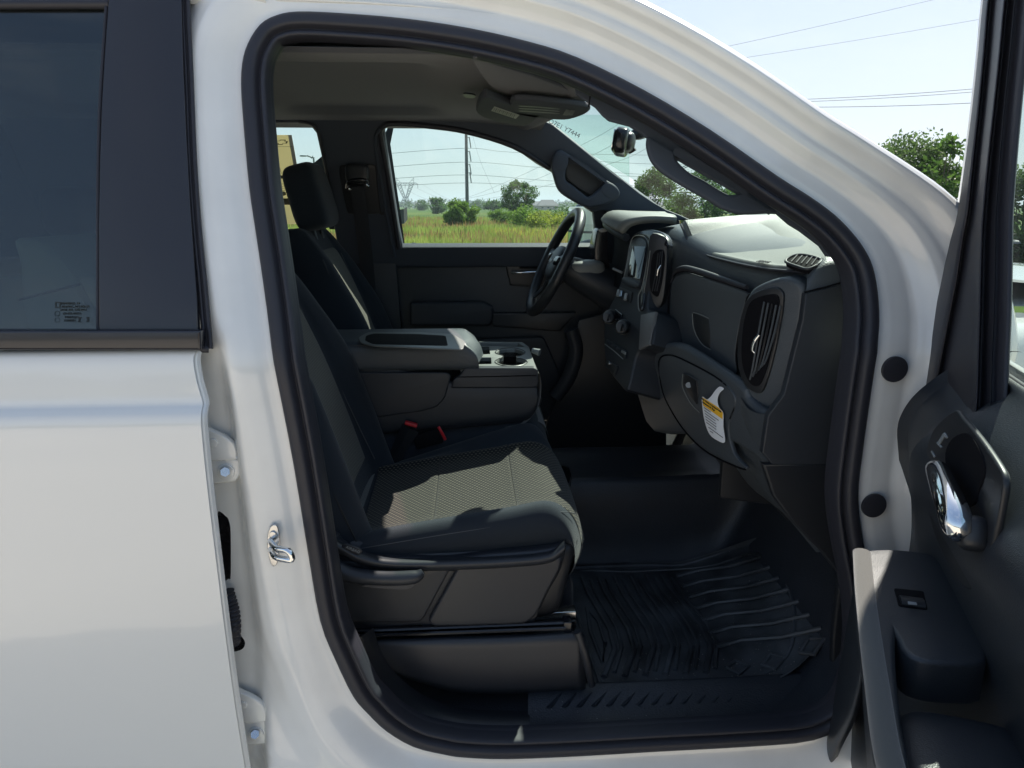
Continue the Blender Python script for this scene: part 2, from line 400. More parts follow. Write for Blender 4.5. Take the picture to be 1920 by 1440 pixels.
# lone trees and bushes of the meadow
tree('tree', 'lone round-crowned tree standing right of the tall steel pole', 'tree', gp(970, 76), 4.2, 2.1, 95, 95, .115, LF, None, .08, .20, .27, 3)
tree('bush', 'bright yellow-green bush in front of the foot of the steel pole', 'bush', gp(862, 56), 2.0, 1.35, 34, 220, .10, LF2, 'bushes in the meadow', .04, .02, .4, 4, 2.6)
for k, (u, Y, h, rad, mt, lab) in enumerate([
    (938, 62, 1.3, 1.1, LF2, 'low green bush left of the lone tree'),
    (985, 50, 1.35, 1.5, LF2, 'wide light green bush in front of the lone tree trunk'),
    (1022, 46, 1.25, 1.4, LF4, 'yellowish bush to the right of the lone tree, left of the steering wheel'),
    (1060, 54, 1.5, 1.5, LF, 'green bush seen just behind the steering wheel rim'),
    (820, 150, 3.0, 2.0, LF, 'small grey-green tree between the lattice pylon and the yellow-green bush'),
    (925, 170, 2.6, 2.2, LF, 'dark bush to the right of the foot of the steel pole'),
    (790, 260, 3.4, 3.0, LF, 'distant dark tree under the right arm of the lattice pylon'),
    (900, 300, 3.6, 4.0, LF, 'distant dark clump of trees in the field behind the pole')]):
    tree('bush', lab, 'bush', gp(u, Y), h, rad, 22, 130 if Y < 100 else 60, .10 if Y < 100 else .35, mt, 'bushes in the meadow', .04, .03, .45, 20+k)
tree('shrub', 'broad dark hedge shrub behind the white windscreen pillar', 'shrub', (9.6, 14.2, 0), 3.05, 1.5, 90, 280, .055, LF3, 'shrubs of the hedge', .06, .03, .38, 31)
tree('shrub', 'leafy hedge shrub furthest left above the white windscreen pillar', 'shrub', (8.2, 14.8, 0), 2.75, 1.35, 70, 260, .055, LF, 'shrubs of the hedge', .05, .03, .38, 36)
tree('shrub', 'thin sprig shrub rising highest beside the open door frame', 'shrub', (9.25, 12.6, 0), 2.95, .5, 34, 34, .085, LF, 'shrubs of the hedge', .03, .25, .35, 32)
tree('shrub', 'yellow flowering shrub at the foot of the hedge by the door frame', 'shrub', (8.7, 11.8, 0), 1.75, .75, 26, 120, .05, LF4, 'shrubs of the hedge', .03, .05, .4, 33)
for k, (X, Y, h, r_, lab) in enumerate([(8.9, 33, 3.25, 1.5, 'hedge shrub seen through the windscreen furthest left, by the driver pillar'), (10.3, 30, 3.0, 1.5, 'hedge shrub seen through the windscreen in front of the big pylon'),
      (10.2, 23, 2.4, 1.5, 'hedge shrub seen low through the windscreen under the grab handle'), (11.6, 18.5, 2.4, 1.5, 'dark hedge shrub behind the dashboard near the passenger pillar'), (12.6, 14.5, 2.4, 1.3, 'hedge shrub seen through the open door glass')]):
    tree('shrub', lab, 'shrub', (X, Y, 0), h, r_, 46, 170, .085, LF if k < 3 else LF3, 'shrubs of the hedge', .05, .04, .4, 40+k)
# meadow growth
def blades(name, n, mat, h, w, seed, Y0=22, Y1=95, lo=-.36, hi=.36, dens=1.0):
    random.seed(seed); V = []; Fc = []
    for _ in range(n):
        Y = Y0*((Y1/Y0)**random.random()); X = random.uniform(lo, hi)*Y
        if noise.noise(Vector((X*.12, Y*.08, seed))) < dens-1: continue
        a = random.uniform(0, 3.14); hh = h*random.uniform(.5, 1.2)*(1+.3*noise.noise(Vector((X*.3, Y*.3, 0)))); ww = w*random.uniform(.6, 1.4)*(1+Y/60)
        dx, dy = math.cos(a)*ww, math.sin(a)*ww; lx = random.gauss(0, .12)*h; k = len(V)
        V += [(X-dx, Y-dy, -.02), (X+dx, Y+dy, -.02), (X+lx, Y, hh)]; Fc.append((k, k+1, k+2))
    return tag(mesh(name, V, Fc, mat, None, False), kind='stuff')
tag(blades('meadow_grass', 60000, GR1, .42, .018, 5), 'tall green grass filling the meadow beyond the truck', 'grass')
tag(blades('rust_weeds', 22000, GR2, .50, .022, 6, dens=1.05), 'rust brown seed heads standing in the meadow', 'weeds')
tag(blades('yellow_weeds', 26000, GR3, .38, .02, 9, Y1=42, dens=1.2), 'yellow green weeds in the near meadow', 'weeds')
# far wood along the horizon
random.seed(12); V = []; Fc = []
for i in range(1500):
    Y = random.choice([1100, 1250, 1400, 1600])*random.uniform(.92, 1.08); X = random.uniform(-.5, .75)*Y
    h = random.uniform(5, 11); r_ = random.uniform(7, 14)
    leaves(V, Fc, Vector((X, Y, h*.5)), 30, (r_, r_, h*.5), 2.6, 1.2)
for i in range(260):  # unseen row behind the camera, added to reflect in the door paint
    X = random.uniform(-170, 170); Y = -95+random.uniform(-8, 8); h = random.uniform(5, 9)
    leaves(V, Fc, Vector((X, Y, h*.5)), 60, (4, 4, h*.5), 1.3, 1.2)
tag(mesh('far_wood', V, Fc, FAR, None, False), 'dark tree line along the horizon, with an unseen added row behind the camera', 'woods', kind='stuff')
random.seed(13); V = []; Fc = []
for i in range(150):
    Y = random.uniform(330, 780); X = random.uniform(-.33, .3)*Y; h = random.uniform(2, 4.5); r_ = random.uniform(2.5, 6)
    leaves(V, Fc, Vector((X, Y, h*.45)), 60, (r_, r_, h*.5), 1.0, 1.2)
tag(mesh('field_trees', V, Fc, LF3, None, False), 'scattered hedgerow trees in the fields below the horizon', 'woods', kind='stuff')
# houses
WALL = pmat('house_wall', (.42, .34, .28), .9); WALLW = pmat('house_white', (.75, .76, .78), .8); ROOF = pmat('roof_shingle', (.16, .15, .16), .9); WIN = pmat('house_window', (.03, .04, .05), .2)
def house(u, Y, w, h, rh, wall, lab, d=9):
    b = gp(u, Y); e = empty('house', b, lab, 'house', 'houses below the horizon')
    box('wall', b+Vector((0, 0, h/2)), (w, d, h), wall, e, 0)
    x, y = w/2+.4, d/2+.4
    V = [(-x, -y, h), (x, -y, h), (x, y, h), (-x, y, h), (-x*.55, 0, h+rh), (x*.55, 0, h+rh)]
    mesh('roof', [b+Vector(q) for q in V], [(0, 1, 5, 4), (1, 2, 5), (2, 3, 4, 5), (3, 0, 4), (3, 2, 1, 0)], ROOF if wall is WALL else WALLW, e, False)
    for k in range(3): box('window', b+Vector((-w*.3+w*.3*k, -d/2-.02, h*.55)), (w*.1, .1, h*.3), WIN, e, 0)
house(1026, 300, 8, 1.6, 2.4, WALL, 'grey-roofed house on the right just left of the driver grab handle')
house(1003, 330, 7, 1.8, 1.8, WALL, 'small brick house half hidden right of the lone tree')
house(836, 520, 16, 3, .8, WALLW, 'long white shed below the horizon left of the steel pole', 12)
house(785, 560, 7, 2.4, 2, WALL, 'brick house with red walls beside the lattice pylon foot')
house(806, 600, 7, 2.4, 2, WALL, 'brick house between the lattice pylon and the white shed')
# steel pole
PMET = pmat('weathered_steel', (.06, .065, .07), .7); GALV = pmat('galvanised_steel', (.22, .24, .25), .6, metal=.3)
pb = gp(876, 118); pole = empty('utility_pole', pb, 'single tall dark steel pole rising from the meadow behind the driver window', 'utility pole')
sweep('shaft', [pb, pb+Vector((0, 0, 12)), pb+Vector((0, 0, 24))], [.30, .23, .16], PMET, pole, 12, sm=1)
for v in (277, 303, 327, 343):
    z = PY(876, v, 118).z; P0 = pb+Vector((.1, 0, z+1.5))
    sweep('arm', [P0, P0+Vector((.45, 0, .1))], .05, PMET, pole, 6, sm=1)
    sweep('insulator', [P0+Vector((.4, 0, .1)), P0+Vector((.62, 0, -1.5))], .09, GALV, pole, 6, sm=1)
def lattice(name, label, cx, Y, zb, zw, zt, zh, wb, ww, wt, beam, horn, r, mat):
    """cat-head lattice pylon: base, waist, V head, beam, horns"""
    c = gp(cx, Y); e = empty(name, c, label, 'pylon', 'lattice power pylons'); segs = []
    def sq(z, w): return [c+Vector((sx*w/2, sy*w/2*.6, z)) for sx, sy in ((-1, -1), (1, -1), (1, 1), (-1, 1))]
    def bars(obs, L, rr=None):
        for a, b in L: obs.append(sweep('s', [a, b], rr or r, mat, None, 4, sm=1, caps=False))
    lev = [(zb+(zw-zb)*t, wb+(ww-wb)*t) for t in (0, .3, .55, .78, 1)]; L = []
    for i in range(len(lev)-1):
        A, B = sq(*lev[i]), sq(*lev[i+1])
        for k in range(4): L += [(A[k], B[k]), (A[k], B[(k+1) % 4]), (A[(k+1) % 4], B[k]), (B[k], B[(k+1) % 4])]
    o = []; bars(o, L); join('legs', o, e, mat)
    n = 5
    for s in (-1, 1):
        L = []
        for sy in (-1, 1):
            lo = [c+Vector((s*(ww/2+(wt/2-ww/2)*t), sy*ww*.3, zw+(zt-zw)*t)) for t in [i/n for i in range(n+1)]]
            li = [c+Vector((s*(ww/2*.0+(wt/2-ww*.9)*t), sy*ww*.3, zw+(zt-zw)*t)) for t in [i/n for i in range(n+1)]]
            for i in range(n): L += [(lo[i], lo[i+1]), (li[i], li[i+1]), (lo[i], li[i+1]), (li[i], lo[i+1])]
        o = []; bars(o, L); join('head_arm', o, e, mat)
    L = []; m = 10; hb = (zt-zw)*.09
    P = [c+Vector((-beam/2+beam*i/m, 0, zt)) for i in range(m+1)]
    for i in range(m):
        q = Vector((0, 0, hb)); L += [(P[i], P[i+1]), (P[i]+q*(0 if i == 0 else 1), P[i+1]+q*(0 if i == m-1 else 1)), (P[i], P[i+1]+q*(0 if i == m-1 else 1))]
    for s in (-1, 1):
        a = c+Vector((s*wt*.52, 0, zh)); L += [(a, c+Vector((s*wt*.5, 0, zt))), (a, c+Vector((s*(wt*.5-ww*.9), 0, zt+hb))), (a+(c+Vector((s*wt*.5, 0, zt))-a)*.5, a+(c+Vector((s*(wt*.5-ww*.9), 0, zt+hb))-a)*.5)]
    o = []; bars(o, L); join('crossbeam', o, e, mat)
    o = []; bars(o, [(c+Vector((x, 0, zt)), c+Vector((x, 0, zt-(zt-zw)*.3))) for x in (-beam*.49, 0, beam*.49)], r*1.3); [setattr(q, 'name', 'insulator') for q in o]
    for q in o: w_ = wloc(q); q.parent = e; q.location = w_-wloc(e)
    return e
PYL = pmat('pylon_steel', (.17, .19, .2), .6, metal=.2)
lattice('pylon', 'small distant lattice pylon seen in the left of the driver window', 761, 420, -.5, PY(761, 371, 420).z, PY(761, 345, 420).z, PY(761, 333, 420).z, 9, 2.6, 9.6, 14.5, 3, .11, PYL)
lattice('pylon', 'tall near lattice pylon behind the windscreen and passenger grab handle', 1292, 150, -.2, PY(1290, 262, 150).z, PY(1290, 165, 150).z, PY(1343, 113, 150).z, 15, 4.2, 11.5, 17, 3, .10, PYL)
# wires
WM = pmat('wire_metal', (.12, .13, .14), .6)
def wire(pts, r, lab, sag=0, grp='overhead power wires'):
    P = [PY(*p) for p in pts]; n = 14; Q = crv(P, n) if len(P) > 2 else [P[0]+(P[1]-P[0])*(i/n)-Vector((0, 0, sag*4*(i/n)*(1-i/n))) for i in range(n+1)]
    o = sweep('power_line', Q, r, WM, None, 4, sm=1); tag(o, lab, 'power line', grp)
for k, (a, b, c, d) in enumerate([((700, 290), (874, 278), (975, 286), (1280, 292)), ((700, 315), (874, 304), (1013, 314), (1280, 332)), ((700, 337), (874, 328), (1032, 339), (1280, 352)), ((700, 351), (874, 343), (1037, 350), (1280, 357))]):
    wire([(a[0], a[1], 119), (b[0], b[1], 117.5), (c[0], c[1], 119), (d[0], d[1], 122)], .028, 'thin wire strung across the steel pole, number %s from the top' % ('one', 'two', 'three', 'four')[k])
wire([(881, 236, 117), (900, 300, 110), (927, 362, 104)], .016, 'slanting guy wire running down from the steel pole')
for k, P in enumerate([[(775, 350, 415), (830, 373, 330), (875, 370, 270), (940, 345, 220), (1015, 311, 190), (1085, 275, 170), (1160, 232, 155), (1240, 165, 150)],
                       [(745, 345, 415), (800, 373, 330), (875, 372, 270), (980, 345, 220), (1060, 312, 180), (1150, 270, 155), (1290, 168, 150)],
                       [(790, 345, 415), (850, 376, 330), (930, 370, 260), (1035, 345, 200), (1130, 312, 170), (1212, 278, 158), (1370, 168, 150)]]):
    wire(P, .035, 'sagging conductor between the two lattice pylons, %s of three' % ('uppermost', 'middle', 'lowest')[k])
for k, (a, b, Y, r_) in enumerate([((1255, 110), (1760, -3), 150, .035), ((1344, 116), (1860, 32), 150, .035), ((1380, 190), (1900, 160), 60, .022), ((1380, 194), (1900, 166), 60, .02), ((1400, 200), (1900, 189), 60, .024), ((1100, 301), (1330, 309), 130, .03), ((1100, 326), (1330, 333), 130, .03), ((1100, 349), (1330, 352), 130, .03)]):
    wire([(a[0], a[1], Y), (b[0], b[1], Y)], r_, ['faint wire crossing the top right sky, upper of two', 'faint wire leaving the tall pylon horn to the right', 'dark wire above the hedge, topmost of three', 'dark wire above the hedge, middle of three', 'dark wire above the hedge, lowest of three',
         'level wire through the windscreen, upper of three', 'level wire through the windscreen, middle of three', 'level wire through the windscreen, lower of three'][k], .2)
# street lamp left, seen over the driver headrest
c = gp(588, 40); lm = empty('street_lamp', c, 'curved-arm street lamp seen above the driver headrest', 'street lamp')
q = PY(588, 296, 40); sweep('post', [c, Vector((q.x, 40, q.z-.3)), Vector((q.x-.1, 40, q.z)), Vector((q.x-.35, 40, q.z+.12))], [.06, .05, .04, .04], GALV, lm, 8)
sbox('lamp_head', Vector((q.x-.55, 40, q.z+.1)), (.4, .15, .08), GALV, lm, .6)
# dark mesh banner at the window's left edge
e = empty('banner', gp(756, 30), 'small dark slatted banner on posts at the left edge of the driver window', 'banner')
Pn = [PY(740, 394, 30), PY(757, 392, 30), PY(763, 388, 30.4), PY(764, 412, 30.4), PY(758, 419, 30), PY(740, 423, 30)]
mesh('cloth', Pn+[p+Vector((0, .04, 0)) for p in Pn], [(0, 1, 4, 5), (1, 2, 3, 4), (11, 10, 7, 6), (10, 9, 8, 7)], pmat('banner_mesh', (.05, .055, .06), .8), e, False)
for u in (742,): p = PY(u, 390, 30.1); sweep('post', [(p.x, 30.1, 0), p], .03, PMET, e, 6, sm=1)
# white garage building and black fence mirrored in the driver side mirror
gb = Vector((-11.5, 10.6, 0)); ge = empty('garage', gb, 'white garage with roller doors reflected in the driver side mirror', 'garage')
rot = Matrix.Rotation(math.atan2(.586, -.81)+math.pi/2, 3, 'Z')
box('wall', gb+Vector((0, 0, 2.1)), (9, 3, 4.2), WALLW, ge, .02, rot)
for k in range(3):
    for j in range(7): pass
    dd = rot @ Vector((-2.8+2.8*k, 1.55, 1.5)); box('roller_door', gb+dd, (2.3, .08, 3.0), pmat('roller_door', (.62, .63, .62), .6, bump=.8, bscale=3) if k == 0 else bpy.data.materials['roller_door'], ge, .01, rot)
fb = Vector((-7.6, 7.9, 0)); fe = empty('fence', fb, 'black metal picket fence reflected in the driver side mirror', 'fence'); o = []
for k in range(41):
    o.append(box('p', fb+rot @ Vector((-4+.2*k, 0, .65)), (.035, .035, 1.35), PMET, None, 0, rot))
join('pickets', o, fe, PMET)
o = [box('p', fb+rot @ Vector((0, 0, z)), (8.1, .04, .05), PMET, None, 0, rot) for z in (.2, 1.15)]; join('rails', o, fe, PMET)
for k in range(4): box('post', fb+rot @ Vector((-4+2.65*k, .03, .8)), (.08, .08, 1.6), PMET, fe, 0, rot)
# ================================================================ TRUCK: BODY
T = empty('pickup_truck', (0, .88, 0), 'white crew cab pickup truck with its front passenger door wide open', 'pickup truck')
P1 = [(455, 165), (457, 120), (467, 84), (490, 48), (520, 31), (560, 24), (640, 27), (760, 37), (880, 55), (990, 80), (1080, 109), (1205, 170), (1330, 245), (1455, 331), (1515, 369), (1560, 402), (1592, 434), (1616, 466), (1632, 500), (1641, 547), (1644, 600), (1640, 660), (1625, 759), (1614, 838), (1606, 904), (1606, 950), (1614, 1010), (1628, 1090), (1636, 1180), (1625, 1280), (1590, 1345), (1521, 1382), (1400, 1394), (1233, 1403), (1080, 1412), (950, 1417), (870, 1414), (830, 1408), (775, 1394), (725, 1365), (690, 1332), (663, 1300), (630, 1232), (602, 1160), (580, 1035), (553, 870), (524, 720), (507, 610), (492, 500), (480, 420), (470, 350), (460, 240)]
P1 = [PS(u, v) for u, v in P1]
P1 = crv(P1, 3, True)
nP = len(P1)
def area2(P): return sum(P[i].x*P[(i+1) % len(P)].z-P[(i+1) % len(P)].x*P[i].z for i in range(len(P)))
sgn = 1 if area2(P1) > 0 else -1
NRM = []
for i in range(nP):
    t = (P1[(i+3) % nP]-P1[i-3]); NRM.append(Vector((t.z, 0, -t.x)).normalized()*sgn)
def ring(out, dy, wf=None):
    """loop offset outwards by out (m) and moved dy in Y; follows the tumblehome"""
    r = []
    for i, p in enumerate(P1):
        o = out if not callable(out) else out(i, p)
        q = p+NRM[i]*o; q.y = (dy if not callable(dy) else dy(i, p))+th(q.z); r.append(q)
    return r
def Wd(i, p):        # total width of the painted jamb
    n = NRM[i]; up = max(0, n.z); 
    w = .115
    if n.x > .3 and p.z < 1.6: w = .115+.12*min(1, (1.6-p.z)/.12)*min(1, (n.x-.3)*2)
    if n.x > 0 and p.z > 1.45: w = .115+.10*max(0, min(1, (1.68-p.z)/.2))*max(0, n.x)
    if n.z > .7: w = .135
    if n.x < -.4: w = .24
    if n.z < -.3: w = .30
    return w
W_ = [Wd(i, P1[i]) for i in range(nP)]
for _ in range(12): W_ = [(W_[i-1]+W_[i]*2+W_[(i+1) % nP])/4 for i in range(nP)]
Pf = [(0.0, 0.012), (.0, 0.0), (.10, -.004), (.20, -.003), (.30, .000), (.40, -.012), (.50, -.028), (.58, -.032), (.66, -.031), (.74, -.040), (.83, -.056), (.92, -.062), (1.0, -.052), (1.05, -.03), (1.07, .02), (1.08, .07)]
BL = [min(1, max(0, (-NRM[i].x-.15)/.35)) for i in range(nP)]
for _ in range(10): BL = [(BL[i-1]+BL[i]*2+BL[(i+1) % nP])/4 for i in range(nP)]
BB = [min(1, max(0, (-NRM[i].z-.12)/.35)) for i in range(nP)]
for _ in range(8): BB = [(BB[i-1]+BB[i]*2+BB[(i+1) % nP])/4 for i in range(nP)]
def itp(K, f):
    if f <= K[0][0]: return K[0][1]
    for (a, x), (b, y) in zip(K, K[1:]):
        if a <= f <= b: return x+(y-x)*(f-a)/(b-a)
    return K[-1][1]
KL = [(0, 0), (.014, -.002), (.036, -.013), (.058, -.021), (.082, -.024), (.105, -.013), (.13, .008), (.155, .024), (.2, .028), (.4, .030)]
KB = [(0, 0), (.012, -.001), (.024, -.006), (.058, -.034), (.080, -.045), (.105, -.049), (.16, -.052), (.22, -.050), (.3, -.040), (.4, -.03)]
def dep(i, f):
    o = W_[i]*f; g = itp(Pf[1:], f); l = itp(KL, o); bt = itp(KB, o)
    r = g*(1-BL[i])+l*BL[i]; w = BB[i]*(1-.75*min(1, max(0, (-P1[i].x-.20)/.12)))
    return r*(1-w)+bt*w
FR = [0]+[k/28 for k in range(29)]+[1.05, 1.08]
rows = [ring((lambda i, p, f=f: W_[i]*f), (lambda i, p, f=f, k=k: .012 if k == 0 else dep(i, f))) for k, f in enumerate(FR)]
hA, hB = PY(455, 800, 0), PY(512, 1380, 0)
for r_ in rows[1:]:                               # sunken hinge pocket along the rear edge of the pillar
    for q in r_:
        xh = hA.x+(hB.x-hA.x)*(hA.z-q.z)/(hA.z-hB.z)
        if q.x < xh and q.z < 1.42:
            t = min(1, (xh-q.x)/.035); t = t*t*(3-2*t)*min(1, (1.42-q.z)/.12); q.y = q.y*(1-t)+(.024+th(q.z))*t
loft('door_aperture_panel', rows, M['jamb'], T, cu=True, su=1, sv=2, ang=0)
# rubber seal: two beads
SP = [(.0015, .006), (.001, -.006), (-.004, -.014), (-.014, -.017), (-.022, -.015), (-.027, -.006), (-.030, -.0015), (-.032, -.006), (-.036, -.011), (-.041, -.010), (-.044, -.003), (-.046, .012), (-.046, .03)]
sl = loft('door_seal', [ring(a, d) for a, d in SP], M['seal'], T, cu=True, su=1, sv=3, ang=0)
# inner jamb liner behind the seal
loft('jamb_liner', [ring(-.043, .005), ring(-.0455, .015), ring(-.047, .025), ring(-.046, .035)], M['seal'], T, cu=True, su=1, sv=2, ang=0)
# two round plugs on the hinge pillar and embossed panel
for u, v in ((1679, 693), (1640, 949)):
    c = PY(u, v, -.012); pl = disc('pillar_plug', c, NY, .0245, .006, M['seal'], T)
# outer body behind: B/C pillar face under the rear door, rocker
mesh('rocker_panel', [(-2.6, -.02, .42), (1.0, -.02, .42), (1.0, -.04, .30), (-2.6, -.04, .30), (-2.6, .1, .28), (1.0, .1, .28)], [(0, 3, 2, 1), (3, 4, 5, 2)], M['jamb'], T)
0 and mesh('inner_pillar_panel', [(-1.2, .034+th(z), z) for z in (.4, 1.36, 1.95)]+[(x_, .034+th(z), z) for x_, z in ((-.28, .4), (-.39, 1.36), (-.43, 1.95))], [(0, 1, 4, 3), (1, 2, 5, 4)], M['jamb'], T)
# cowl side behind the door hinge + fender + hood
def side(pts, Y, t, name, mat): return plate3(name, [rnd(pts, .03)], NY, t, mat, T, .01)
loft('front_fender', [[Vector((.93, -.03, .45)), Vector((.95, -.06, .9)), Vector((.95, -.05, 1.25)), Vector((.95, -.01, 1.38)), Vector((.95, .08, 1.42))],
                      [Vector((1.5, -.05, .95)), Vector((1.5, -.08, 1.05)), Vector((1.5, -.07, 1.25)), Vector((1.5, -.02, 1.37)), Vector((1.5, .08, 1.40))],
                      [Vector((2.3, -.03, .6)), Vector((2.3, -.07, 1.0)), Vector((2.3, -.06, 1.22)), Vector((2.3, -.0, 1.33)), Vector((2.3, .1, 1.36))]], M['paint'], T, ang=0)
loft('hood', [[Vector((1.02, y, 1.43+.05*(1-((y-.88)/.8)**2))) for y in (.08, .4, .88, 1.36, 1.68)], [Vector((1.7, y, 1.40+.05*(1-((y-.88)/.8)**2))) for y in (.08, .4, .88, 1.36, 1.68)], [Vector((2.4, y, 1.30+.04*(1-((y-.88)/.8)**2))) for y in (.08, .4, .88, 1.36, 1.68)]], M['paint'], T, ang=0)
# roof skin
loft('roof', [[Vector((x, y, z0+.04*(1-((y-.88)/.75)**2))) for y in (.20, .3, .55, .88, 1.21, 1.46, 1.56)] for x, z0 in ((-1.75, 1.93), (-1.0, 1.965), (-.3, 1.975), (.05, 1.955), (.26, 1.91))], M['paint'], T, thick=.006, ang=0)
# cargo bed and tail of the truck (behind the cab)
for nm, Y in (('bed_side', -.04), ('bed_side', 1.74)):
    box(nm, (-2.75, Y+.03, 1.02), (1.9, .06, .82), M['paint'], T, .02)
box('tailgate', (-3.72, .88, 1.02), (.06, 1.62, .8), M['paint'], T, .02)
box('bed_floor', (-2.75, .88, .78), (1.9, 1.7, .04), M['rubber'], T, .005)
# wheels
TYRE = pmat('tyre_rubber', (.02, .02, .02), .8)
for x in (1.75, -2.6):
    for y in (.06, 1.7):
        w = sweep('wheel', [(x, y-.13, .4), (x, y-.10, .4), (x, y+.10, .4), (x, y+.13, .4)], [.34, .4, .4, .34], TYRE, T, 40, sm=1, up=(0, 0, 1))
        s = -1 if y < 1 else 1
        sweep('rim', [(x, y+s*.11, .4), (x, y+s*.135, .4)], [.23, .21], M['silver'], w, 32, sm=1, up=(0, 0, 1))

# ---------------------------------------------------------------- striker
c0 = PS(513, 1022, -.012)
plt = plate('door_striker', [[(513, 984), (505, 992), (501, 1010), (502, 1035), (508, 1058), (515, 1062), (521, 1052), (524, 1030), (524, 1005), (520, 988)]], -.027, .005, M['steel'], T, .0015)
for a in ((511, 1003), (517, 1042)): disc('screw', PY(a[0], a[1], -.031), NY, .0065, .004, M['steel'], plt)
A = PY(507, 1014, -.030); B = PY(508, 1030, -.030)
sweep('loop', [A, A+Vector((.018, -.03, .0)), A+Vector((.044, -.048, .003)), (A+B)/2+Vector((.050, -.05, -.003)), B+Vector((.042, -.048, .003)), B+Vector((.016, -.03, 0)), B], .0058, M['chrome'], plt, 12)

# ---------------------------------------------------------------- rear door (closed)
zb = PY(180, 657, -.03).z
def rdx(z):       # leading edge of the rear door skin, from the photo
    pts = [(657, 366), (690, 363), (705, 365), (730, 375), (755, 384), (780, 388), (850, 396), (950, 408), (1050, 420), (1150, 431), (1250, 442), (1350, 453), (1440, 465), (1600, 487)]
    for (v0, u0), (v1, u1) in zip(pts, pts[1:]):
        a = PY(u0, v0, -.06); b = PY(u1, v1, -.06)
        if b.z <= z <= a.z: t = (a.z-z)/(a.z-b.z); return a.x+(b.x-a.x)*t
    return PY(366, 657, -.06).x if z > 1.3 else PY(487, 1600, -.06).x
prof = [(1.384, -.010), (1.380, -.030), (1.365, -.040), (1.33, -.046), (1.295, -.051), (1.284, -.060), (1.272, -.0685), (1.24, -.073), (1.15, -.077), (1.0, -.078), (.85, -.074), (.70, -.066), (.56, -.058), (.44, -.05)]
rows = []
for z, y in prof:
    xe = rdx(z-.004)
    rows.append([Vector((x, y, z)) for x in (-1.55, -1.2, -.9, xe-.05)]+[Vector((xe-.008, y, z)), Vector((xe-.001, y+.004, z)), Vector((xe+.001, y+.010, z)), Vector((xe-.004, y+.018, z)), Vector((xe-.02, y+.02, z))])
RD = loft('rear_door', rows, M['paint'], T, su=3, sv=4, ang=0)
plate('belt_molding', [[(-1100, 621), (375, 621), (377, 657), (-1100, 657)]], -.045, .03, M['applique'], RD, .004, r=.003)
plateL('pillar_applique', [[(208, -60), (203, 0), (196, 100), (190, 200), (187, 300), (185, 420), (185, 618), (371, 618), (369, 560), (363, 480), (356, 380), (349, 250), (343, 120), (340, 0), (338, -60)]], -.040, .012, M['applique'], RD, .002, sm=1)
mesh('window_frame', [lean(*q, -.005) for q in ((-1100, -40), (-1100, 12), (206, 12), (206, -40))], [(0, 1, 2, 3)], M['seal'], RD)
sweep('window_channel', [lean(206, -40, -.028), lean(201, 0, -.028), lean(194, 100, -.028), lean(188, 200, -.028), lean(185, 300, -.028), lean(184, 420, -.028), lean(184, 620, -.028)], .0035, M['seal'], RD, 8)
plateL('door_glass', [[(-780, 10), (206, 10), (198, 80), (192, 180), (188, 300), (186, 420), (186, 622), (-780, 622)]], -.022, .004, M['privacy'], RD, .0005, sm=1)
sweep('header_seal', [lean(-1100, 12, -.026), lean(206, 8, -.026)], .008, M['seal'], RD, 8)
# weatherstrip column between rear door and pillar
loft('edge_weatherstrip', [[lean(u+du, v, y) for u, v in ((338, -60), (341, 30), (347, 150), (353, 300), (362, 430), (372, 530), (380, 620), (383, 654))] for du, y in ((-3, -.028), (2, -.034), (7, -.028), (9, -.034), (15, -.033), (17, -.018), (17, .0))], M['seal'], RD, sv=3, ang=0)
sweep('weatherstrip_foot', [lean(372, 655, -.03), lean(384, 655, -.03), lean(391, 655, -.028)], .006, M['seal'], RD, 8)
# glass etching
gx = lean(108, 572, -.023)
ETCH = pmat('glass_etching', (.025, .03, .03), .7)
plateL('etched_emblem', [[(103, 566), (113, 566), (113, 577), (103, 577)], [(105, 568), (105, 575), (111, 575), (111, 568)]], -.0235, .0006, ETCH, RD, .0001, sm=1)
ee = []
for i, (s, u, v) in enumerate((('TEMPERED  M', 131, 569), ('AS3 M3C AS2 M3CN', 141, 575), ('DOT 302  43R-0011', 138, 581), ('E4 43R-00214', 135, 588), ('E400A5H', 133, 595), ('E200B0Z', 131, 601))):
    ee.append(text('t', s, lean(u, v, -.0235), (1, 0, 0), (0, 0, 1), .0052, ETCH))
for u, v in ((107, 588), (107, 600)): ee.append(plateL('r', [[(u+5*math.cos(a*.5236), v+5*math.sin(a*.5236)) for a in range(12)], [(u+4.2*math.cos(a*.5236), v+4.2*math.sin(a*.5236)) for a in range(11, -1, -1)]], -.0235, .0005, ETCH, None, .0001, sm=1))
for pp in ([(144, 594), (154, 594), (151, 596), (149, 601), (154, 604), (144, 604), (147, 601), (147, 597)], [(161, 594), (167, 594), (167, 604), (161, 604), (163, 599)]): ee.append(plateL('r', [pp], -.0235, .0005, ETCH, None, .0001, sm=1))
join('glass_markings', ee, RD, ETCH)
